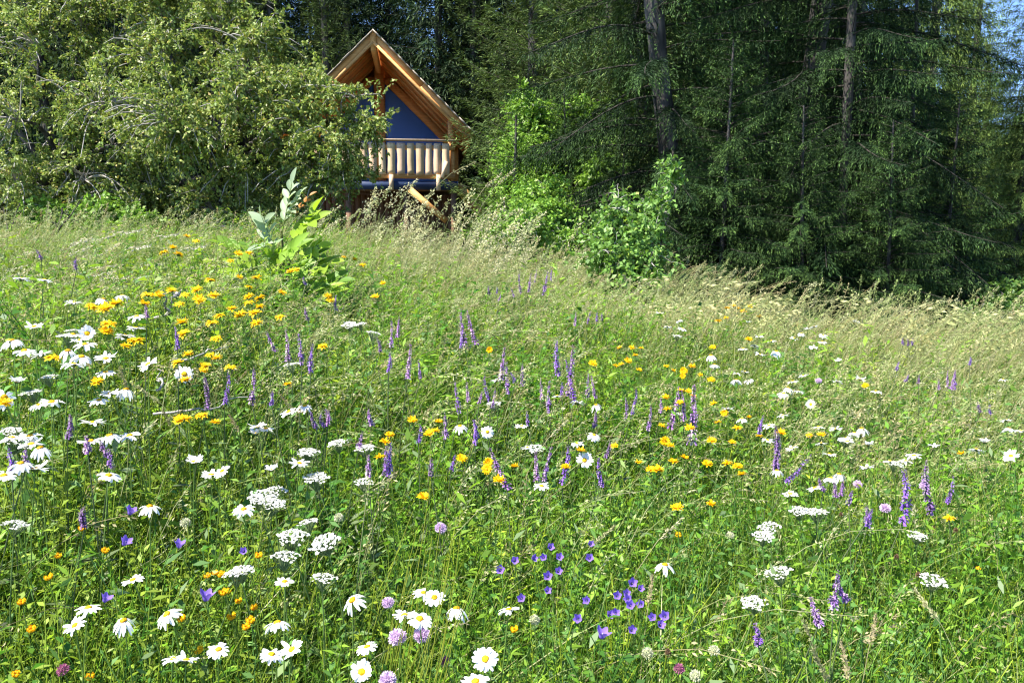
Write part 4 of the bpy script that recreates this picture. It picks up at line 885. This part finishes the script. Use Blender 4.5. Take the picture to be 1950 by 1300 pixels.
RCLO = [pompom(575, 130, (.36, .09, .20), (.45, .16, .28), 1, .95, .5, .2, (.2, .07, .1))]
BROWN = [pompom(580, 110, (.17, .10, .05), (.26, .17, .09), .62, 1.25, .3, .2, (.12, .07, .04))]
def trefoil_proto(seed):
    """ring of four to six plump pea flowers"""
    g = np.random.default_rng(seed); a = Acc(); n = 5
    for k in range(n):
        az = k * 2 * math.pi / n + g.normal(0, .2); d = np.array([math.cos(az), math.sin(az), .35]); V, Q, c = dome(.5, .55, (.84, .44, .006), g, 4, 10, .06)
        V = V * np.array([.62, .85, 1]); ca, sa = math.cos(az), math.sin(az); V = np.stack([V[:, 0] * ca - V[:, 1] * sa, V[:, 0] * sa + V[:, 1] * ca, V[:, 2]], -1) + d * .5; a.add(V, Q, c * (np.array([1, .72, 1]) if g.uniform() < .3 else 1))
        V, Q = leaves((d * .55)[None], (d * .4 + [0, 0, .9])[None], d[None], .8, .95, .15); a.add(V, Q, (.86, .50, .008))
    b = Acc(); A_ = np.arange(3) * 2.09; V, Q = leaves(np.zeros((3, 3)) - [0, 0, .2], np.stack([np.cos(A_), np.sin(A_), .1 + 0 * A_], -1), np.tile([0, 0, 1.0], (3, 1)), 1.4, .8, .2); b.add(V, Q, (.10, .2, .04))
    return a.mesh('flower_head', M_petal, True), b.mesh('leaflets', M_leaf)
TREF = [trefoil_proto(590 + i) for i in range(3)]

def quat(n, spin=0.0): return Vector((0, 0, 1)).rotation_difference(Vector(n).normalized()) @ Quaternion((0, 0, 1), spin)
def put_flower(name, cat, head, P, n, s, stem, sr=1.0, heads_off=0.0, group=None, lean=None):
    """root on the ground, stem up to P, head meshes at P facing n"""
    if lean is None: lean = fr.normal(0, .05, 2)
    bx, by = P[0] + lean[0], P[1] + lean[1]; gz = float(ground(bx, by)); o = empty(name, (bx, by, gz))
    d = Vector((P[0] - bx, P[1] - by, P[2] - gz)); n = Vector(n).normalized()
    top = d - n * heads_off
    st = link('stem', stem, o); st.rotation_mode = 'QUATERNION'; st.rotation_quaternion = quat(top, 0); st.scale = (sr, sr, top.length)
    sp = fr.uniform(0, 6.28)
    for me in head:
        h = link(me.name.split('.')[0], me, o); h.location = d; h.rotation_mode = 'QUATERNION'; h.rotation_quaternion = quat(n, sp); h.scale = (s, s, s) if np.isscalar(s) else s
    o['category'] = cat
    if group: o['group'] = group
    return o

# where they stand, in photo pixels
def pairs(s): return [tuple(float(t.strip('fewsl')) if k < 3 else t for k, t in enumerate(q.split(','))) + (''.join(c for c in q if c in 'fewsl'),) for q in s.split()]
DAISIES = pairs('''41,531e 85,533e 140,577e 197,570e 233,563e 260,603 65,622 139,637 166,635f 153,648 258,625e 22,649 162,656 238,640e 46,668 78,675e 129,668 155,679 140,694e 201,683 201,709 33,727 282,694l 351,712f
8,757f 74,771 98,766 188,762 210,749 240,742e 580,773 550,784 491,812 506,816 487,826 177,805 172,840 209,829 247,829 57,830 22,834 59,846 76,853 39,882 7,905 67,893e 207,905 370,880 402,904 423,897l 285,964 464,969
253,1104 168,1157 143,1190l 235,1181 318,1169l 331,1254e 354,1257e 416,1236 517,895 570,882 542,1107 671,1142l 806,1128 827,1137 799,1178 770,1171e 869,1158e 528,1185e 517,1245 556,1236l 699,1231 689,1279f 924,1254f 905,1297
876,811 928,822f 993,811 1061,754e 1099,767e 1135,771 1131,828 1099,844 1113,876f 1004,853e 1293,792e 945,725e 1031,925 1266,1075e 969,1160e 1505,940
1415,664 1447,675e 1354,677 1361,695e 1437,658e 1446,642 1469,649e 1426,615e 1537,626e 1550,622e 1526,635 1568,639 1512,644 1566,651 1548,662 1478,669 1293,610e 1272,622e 1257,597e 1300,626 1596,688 1404,712e 1419,708e
1402,724e 1426,725 1530,715e 1510,726e 1595,727e 1501,739e 1492,749 1521,745e 1638,722 1668,745 1544,770f 1386,779e 1490,791e 1413,797e 1464,810 1462,838e 1559,813e 1591,817e 1641,816e 1627,824e 1613,834e 1613,841e 1564,844e 1654,847e
1507,854e 1580,865e 1480,896e 1740,867e 1724,878e 1695,878e 1650,890e 1598,903e 1582,910e 1552,929e 1779,849e 1860,856e 1875,842e 1925,868l 1916,800e 1921,816e 1943,820e 1910,723e''')
YELLOWS = pairs('''356,450 373,459 329,472 340,485 312,480 454,483 474,482 439,496 554,517 565,514 400,533 456,528 489,529 655,489 675,494 690,505 282,561 303,561 327,553 352,561 375,552 380,570 341,579 275,579 408,563 474,546
474,566 495,568 474,576 495,585 441,588 417,601 458,600 485,596 404,614 489,616 537,557 533,603 624,564 629,572 175,583 201,588 221,578 207,616 202,631 240,659 257,648 347,614 349,635 412,644 358,675 338,690 400,675 413,682
391,696 439,699 388,705 353,723 101,681 185,727 548,732 615,659 343,799 354,797 384,790 410,804 9,766 729,540 714,565 614,659 932,666f 1129,692 1180,663 1203,663 1221,663 1210,677 1196,688 1183,693 1172,697 1217,705 1269,697 1282,706
1268,757 1271,779 785,800 835,804 828,820 817,826 733,842 724,870 879,873 930,880f 927,893f 980,889 950,914 1260,810 1266,840f 1277,849 1169,849 1106,858 1077,890 1217,880 1239,894 1251,894 1296,743 742,828 806,947
1385,587 1397,583 1406,588 1429,583 1415,594 1446,604 1368,611 1383,606 1426,647 1357,661 1302,706f 1318,698 1300,716f 1334,714 1354,724 1297,743 1311,745 1295,767 1320,754 1359,769 1380,786f 1367,804 1313,815 1426,795 1404,815
1355,839 1394,843 1446,830 1487,824 1541,830 1564,827 1347,883 1303,872 1385,882 1404,888 1413,904 1255,895 1282,879 1648,735 1831,863 1289,967 1354,961 1808,987''')
TREFOILS = pairs('''157,1008 395,1098 410,1092 423,1095 450,1105 426,1130 435,1127 455,1146 485,1158 442,1176 478,1183 492,1059 382,1240 173,1290 42,1148 94,1101 348,1180 470,1195 30,1285 200,1050 1236,896 1291,1020 981,1200 60,1200 110,1060 1860,1040 1862,1083''')
SAGES = [tuple(float(x) for x in q.split(',')) for q in '''338,620,664 395,712,779 428,705,768 480,697,771 524,627,668 549,627,686 575,631,694 592,653,708 129,786,834 517,749,771 602,779,816 624,782,808 280,590,605 79,478,494 146,498,512 587,583,609 583,531,542
745,605,662 757,601,641 777,655,720 801,684,720 739,670,706 724,641,670 878,619,662 885,587,662 905,587,655 954,659,720 968,688,749 980,706,727 995,691,734 932,713,763 937,738,777 912,745,767 892,727,763 875,727,785 1063,645,713
1083,655,752 1093,680,763 1119,706,756 1133,713,756 1032,720,759 1045,724,785 1070,727,752 1192,756,795 1203,738,788 1235,767,820 1278,734,813 1259,756,784 1006,781,810 905,792,842 1131,781,813 797,806,842 684,828,853 708,774,810
702,864,905 731,849,905 744,838,908 821,871,905 860,864,895 849,785,835 966,846,930 1022,860,915 1037,849,915 1070,846,918 1153,838,871 1147,867,925 991,515,558 1007,519,555 1018,512,537 1034,515,562 1050,512,533 932,544,560 946,548,558
979,544,566 950,560,572 1095,594,619 1119,591,616 1137,594,612 1147,594,609 618,785,813 627,781,802 1302,741,798 1318,730,842 1327,763,802 1447,788,827 1476,806,892 1520,862,917 1568,913,935 1602,913,942 1591,928,946 1616,946,960
1720,888,992 1774,874,974 1803,903,956 1652,960,992 1805,705,738 1812,703,741 1819,706,741 1720,642,656 1729,644,658 1738,645,657 1724,712,727 1749,716,730 1788,730,741 1708,687,705 1846,680,694 1867,763,784 1887,770,788
1586,1084,1160 1612,1102,1144 1548,1134,1188 1444,1194,1229 1653,967,1003 161,984,1004 22,850,895 50,860,890 205,840,870 167,838,860 210,868,890 640,560,590'''.split()]
YARROWS = pairs('''139,630 129,640 59,747 92,718 554,694 665,618 685,617 711,634 587,860 643,843 695,853 941,768 1018,853 584,862 602,909 692,917 503,943 520,958 495,950 522,935 586,993 558,1022 618,1033 544,1058 616,1100 460,1086 449,1091
1465,1003 1481,1089 1435,1147 1554,974 1747,1020 1776,1104 1522,972 1453,1020 30,998 35,840 20,820 1610,838 1705,883 1630,612 1290,640''')
BELLS = pairs('''246,980s 235,1038s 340,1043s 198,1146s 391,1144s 465,1050 980,1068 953,1086 1013,1063 1046,1042 1036,1062 1065,1061 1123,1063 1123,1036 1063,1088 1044,1098 1042,1125 994,1140 1102,1179 1119,1144 1203,1111 1218,1121 1194,1130
1197,1141 1201,1153 1222,1151 1160,1171 1172,1168 1243,1176 1256,1190 1267,1174 1144,1215s 1203,1200 1176,1135''')

COLW = ['near left edge', 'below ash sapling', 'straight below cabin', 'below leafy shrub', 'below dark spruces', 'towards right edge']
def row_of(v): return 0 if v < 575 else 1 if v < 650 else 2 if v < 715 else 3 if v < 790 else 4 if v < 870 else 5 if v < 960 else 6 if v < 1100 else 7
ROWW = ['farthest band', 'far band', 'upper band', 'upper middle band', 'middle band', 'lower middle band', 'near band', 'front band']
ORD = ['', 'second', 'third', 'fourth', 'fifth', 'sixth', 'seventh', 'eighth', 'ninth', 'tenth', 'eleventh', 'twelfth', 'thirteenth', 'fourteenth', 'fifteenth', 'sixteenth', 'seventeenth', 'eighteenth', 'nineteenth', 'twentieth']
def label_all(objs, noun):
    """objs: (object, u, v, adjective). Each is told by its look, its band of the meadow, the landmark above it and its turn from the left"""
    cells = {}
    for o, u, v, adj in objs: cells.setdefault((row_of(v), min(5, int(u // 325))), []).append((u, v, o, adj))
    split = []
    for (r, c), L in cells.items():
        L.sort(key=lambda k: (k[1], k[0])); m = 1 if len(L) <= 9 else 2 if len(L) <= 18 else 3
        for k in range(m): split.append((r, c, L[len(L) * k // m: len(L) * (k + 1) // m], '' if m == 1 else ('top of ', 'bottom of ')[k] if m == 2 else ('top of ', 'middle of ', 'bottom of ')[k]))
    for r, c, L, half in split:
        L.sort(key=lambda k: k[:2]); n = len(L)
        for i, (u, v, o, adj) in enumerate(L):
            nn = f'{adj} {noun}'.strip()
            pos = '' if n == 1 else ', leftmost' if i == 0 else ', rightmost' if i == n - 1 else f', {ORD[i]} from left'
            lab = f'{nn} in {half}{ROWW[r]} {COLW[c]}{pos}'
            assert len(lab.split()) <= 16, lab
            o['label'] = lab

def jit(s): return fr.normal(0, s)
done = []
GD = 'white ox-eye daisies in the meadow'
for i, (u, v, fl) in enumerate(DAISIES):
    P = on_canopy(u, v, .05 + jit(.012)); tc = nrm((CAMP - P)[None])[0]
    n = np.array([jit(.13), jit(.13), 1.0]) + tc * .08; adj = 'white'
    if 'f' in fl: n = tc * 1.0 + np.array([jit(.12), 0, .35]); adj = 'white facing'
    if 'e' in fl: n = np.array([jit(.14), .18 + jit(.08), 1.0]); adj = 'white edge-on'
    if 'l' in fl: n = np.array([-.5, -.2, .9]) + tc * .2; adj = 'white tilted'
    big = fr.uniform(.76, .98) * (1.06 if u < 300 and v < 900 else 1.0) * (.86 if v > 1080 else 1)
    o = put_flower('oxeye_daisy', 'daisy', DAISY[[0, 1, 2, 6, 3, 4, 5, 1, 7, 2, 0, 8, 4][i % 13]], P, n, big, ST_D[i % 4], group=GD); done.append((o, u, v, adj))
label_all(done, 'ox-eye daisy'); done = []
for i, (u, v, fl) in enumerate(YELLOWS):
    P = on_canopy(u, v, .075 + jit(.01)); tc = nrm((CAMP - P)[None])[0]
    n = np.array([jit(.22), jit(.2), 1.0]) + tc * .12
    if 'f' in fl: n = tc + np.array([jit(.2), 0, .25])
    far_ = 1.3 if v < 650 else 1.0
    left = u < 700
    o = put_flower('yellow_daisy' if left else 'hawkbit', 'yellow flower', (ARNICA if left else HAWK)[i % 3], P, n, fr.uniform(.68, .95) * far_ * (1.15 if u < 300 else 1), ST_Y[i % 3], group='yellow composite flowers in the meadow')
    done.append((o, u, v, 'orange yellow' if left else 'bright yellow'))
label_all(done, 'flower head'); done = []
for i, (u, v, fl) in enumerate(TREFOILS):
    P = on_canopy(u, v, -.04); o = put_flower('trefoil_flower', 'trefoil', TREF[i % 3], P, np.array([jit(.2), -.3, 1.0]), fr.uniform(.006, .0085), ST_Y[i % 3], .8, group='small yellow trefoils'); done.append((o, u, v, 'small yellow'))
label_all(done, 'trefoil flower'); done = []
for i, (u, vt, vb) in enumerate(SAGES):
    P = on_canopy(u, vb * .6 + vt * .4, .06); y = P[1]; top, bot = at(u, vt, y), at(u, vb, y)
    L = max(np.linalg.norm(top - bot), .035); n = np.array([jit(.13), jit(.10), 1.0])
    if (u, vt) == (1520, 862): n = np.array([.72, 0, .9]); bot = at(1498, 918, y); L *= 1.3
    if (u, vt) == (1548, 1134): n = np.array([-.4, 0, .9]); bot = at(1560, 1188, y)
    wv = max(.085, min(.16, L * 1.0)) if L > .07 else .075
    gz = float(ground(bot[0], bot[1]))
    o = put_flower('sage_flower', 'meadow sage', [SAGE[(i * 3) % 7]], bot, n, (wv * .82, wv * .82, L), ST_S[i % 3], group='purple meadow sage spikes'); done.append((o, u, vb, 'purple' if i % 5 else 'purple'))
label_all(done, 'meadow sage spike'); done = []
for i, (u, v, fl) in enumerate(YARROWS):
    P = on_canopy(u, v, .03); s = fr.uniform(.019, .027)
    o = put_flower('yarrow', 'yarrow', YARROW[i % 4], P, np.array([jit(.12), -.08 + jit(.12), 1.0]), s, ST_A[i % 3], heads_off=s * 1.1, group='white yarrow umbels'); done.append((o, u, v, 'white flat-topped'))
label_all(done, 'yarrow umbel'); done = []
for i, (u, v, fl) in enumerate(BELLS):
    P = on_canopy(u, v, .0); tc = nrm((CAMP - P)[None])[0]
    n = np.array([jit(.25), 0, .25]) + tc * .9; s = fr.uniform(.0085, .0115)
    if 's' in fl: n = np.array([.28 + jit(.25), jit(.2), 1.0]); s *= 1.4
    o = put_flower('bellflower', 'bellflower', BELL[i % 2], P, n, s, ST_Y[i % 3], .8, group='violet bellflowers'); done.append((o, u, v, 'upright violet' if 's' in fl else 'violet'))
label_all(done, 'bellflower'); done = []
for u, v, s, lab in [(839, 1005, .0115, 'pink lilac scabious pompom standing alone at the centre'), (739, 1147, .0095, 'small pink scabious pompom above the pair at bottom centre'), (757, 1212, .0132, 'left of the two pale pink scabious pompoms at bottom'), (803, 1208, .0125, 'right of the two pale pink scabious pompoms under a daisy'),
                     (738, 1293, .0115, 'pink scabious pompom cut off by the bottom edge'), (1634, 922, .0125, 'pale pink scabious among edge-on daisies on the right'), (1760, 924, .0125, 'pale pink scabious just left of the tallest right sage'), (1559, 725, .013, 'small pale lilac scabious in the far right daisies'), (1686, 967, .013, 'faded pink scabious leaning below the right edge-on daisies')]:
    P = on_canopy(u, v, .02); o = put_flower('scabious', 'scabious', SCAB[int(u) % 3], P, np.array([jit(.15), -.45, 1.0]), s, ST_Y[int(v) % 3], group='pink scabious pompoms'); o['label'] = lab
for u, v, lab in [(1233, 1243, 'cream clover head left of the brown one near the bottom'), (1325, 1286, 'round cream clover head at the bottom edge'), (1360, 1238, 'cream clover head right of the lower bellflowers'), (1390, 1019, 'single cream clover head among right middle grasses'), (1018, 1180, 'small cream clover head under the bellflower clump'), (353, 995, 'cream seed head between left bellflower and yarrows'), (645, 985, 'faded cream clover head right of the yarrows')]:
    P = on_canopy(u, v, -.02); o = put_flower('clover_flower', 'clover', WCLO[int(u) % 2], P, np.array([jit(.15), -.2, 1.0]), .0095, ST_Y[int(v) % 3], group='cream clover heads'); o['label'] = lab
for u, v, lab in [(846, 1259, 'dark red clover head left of the big facing daisy'), (1293, 1273, 'dull red clover head near the bottom right of centre'), (120, 1275, 'dull red clover head at the bottom left')]:
    P = on_canopy(u, v, -.03); o = put_flower('red_clover', 'clover', RCLO[0], P, np.array([jit(.15), -.2, 1.0]), .0085, ST_Y[int(v) % 3]); o['label'] = lab
for u, v, lab in [(1780, 1006, 'brown oval seed head below the tall right sage'), (1707, 1061, 'brown oval seed head left of the right edge trefoils'), (1602, 980, 'reddish brown seed head beneath the leaning sage spike'), (1748, 1095, 'dark brown seed head in the lower right meadow'), (1272, 1243, 'dark brown seed head between cream clover heads'), (1820, 1010, 'small brown seed head right of the tall right sage')]:
    P = on_canopy(u, v, -.01); o = put_flower('seed_head', 'seed head', BROWN[0], P, np.array([jit(.1), -.1, 1.0]), .0085, ST_Y[int(v) % 3]); o['label'] = lab
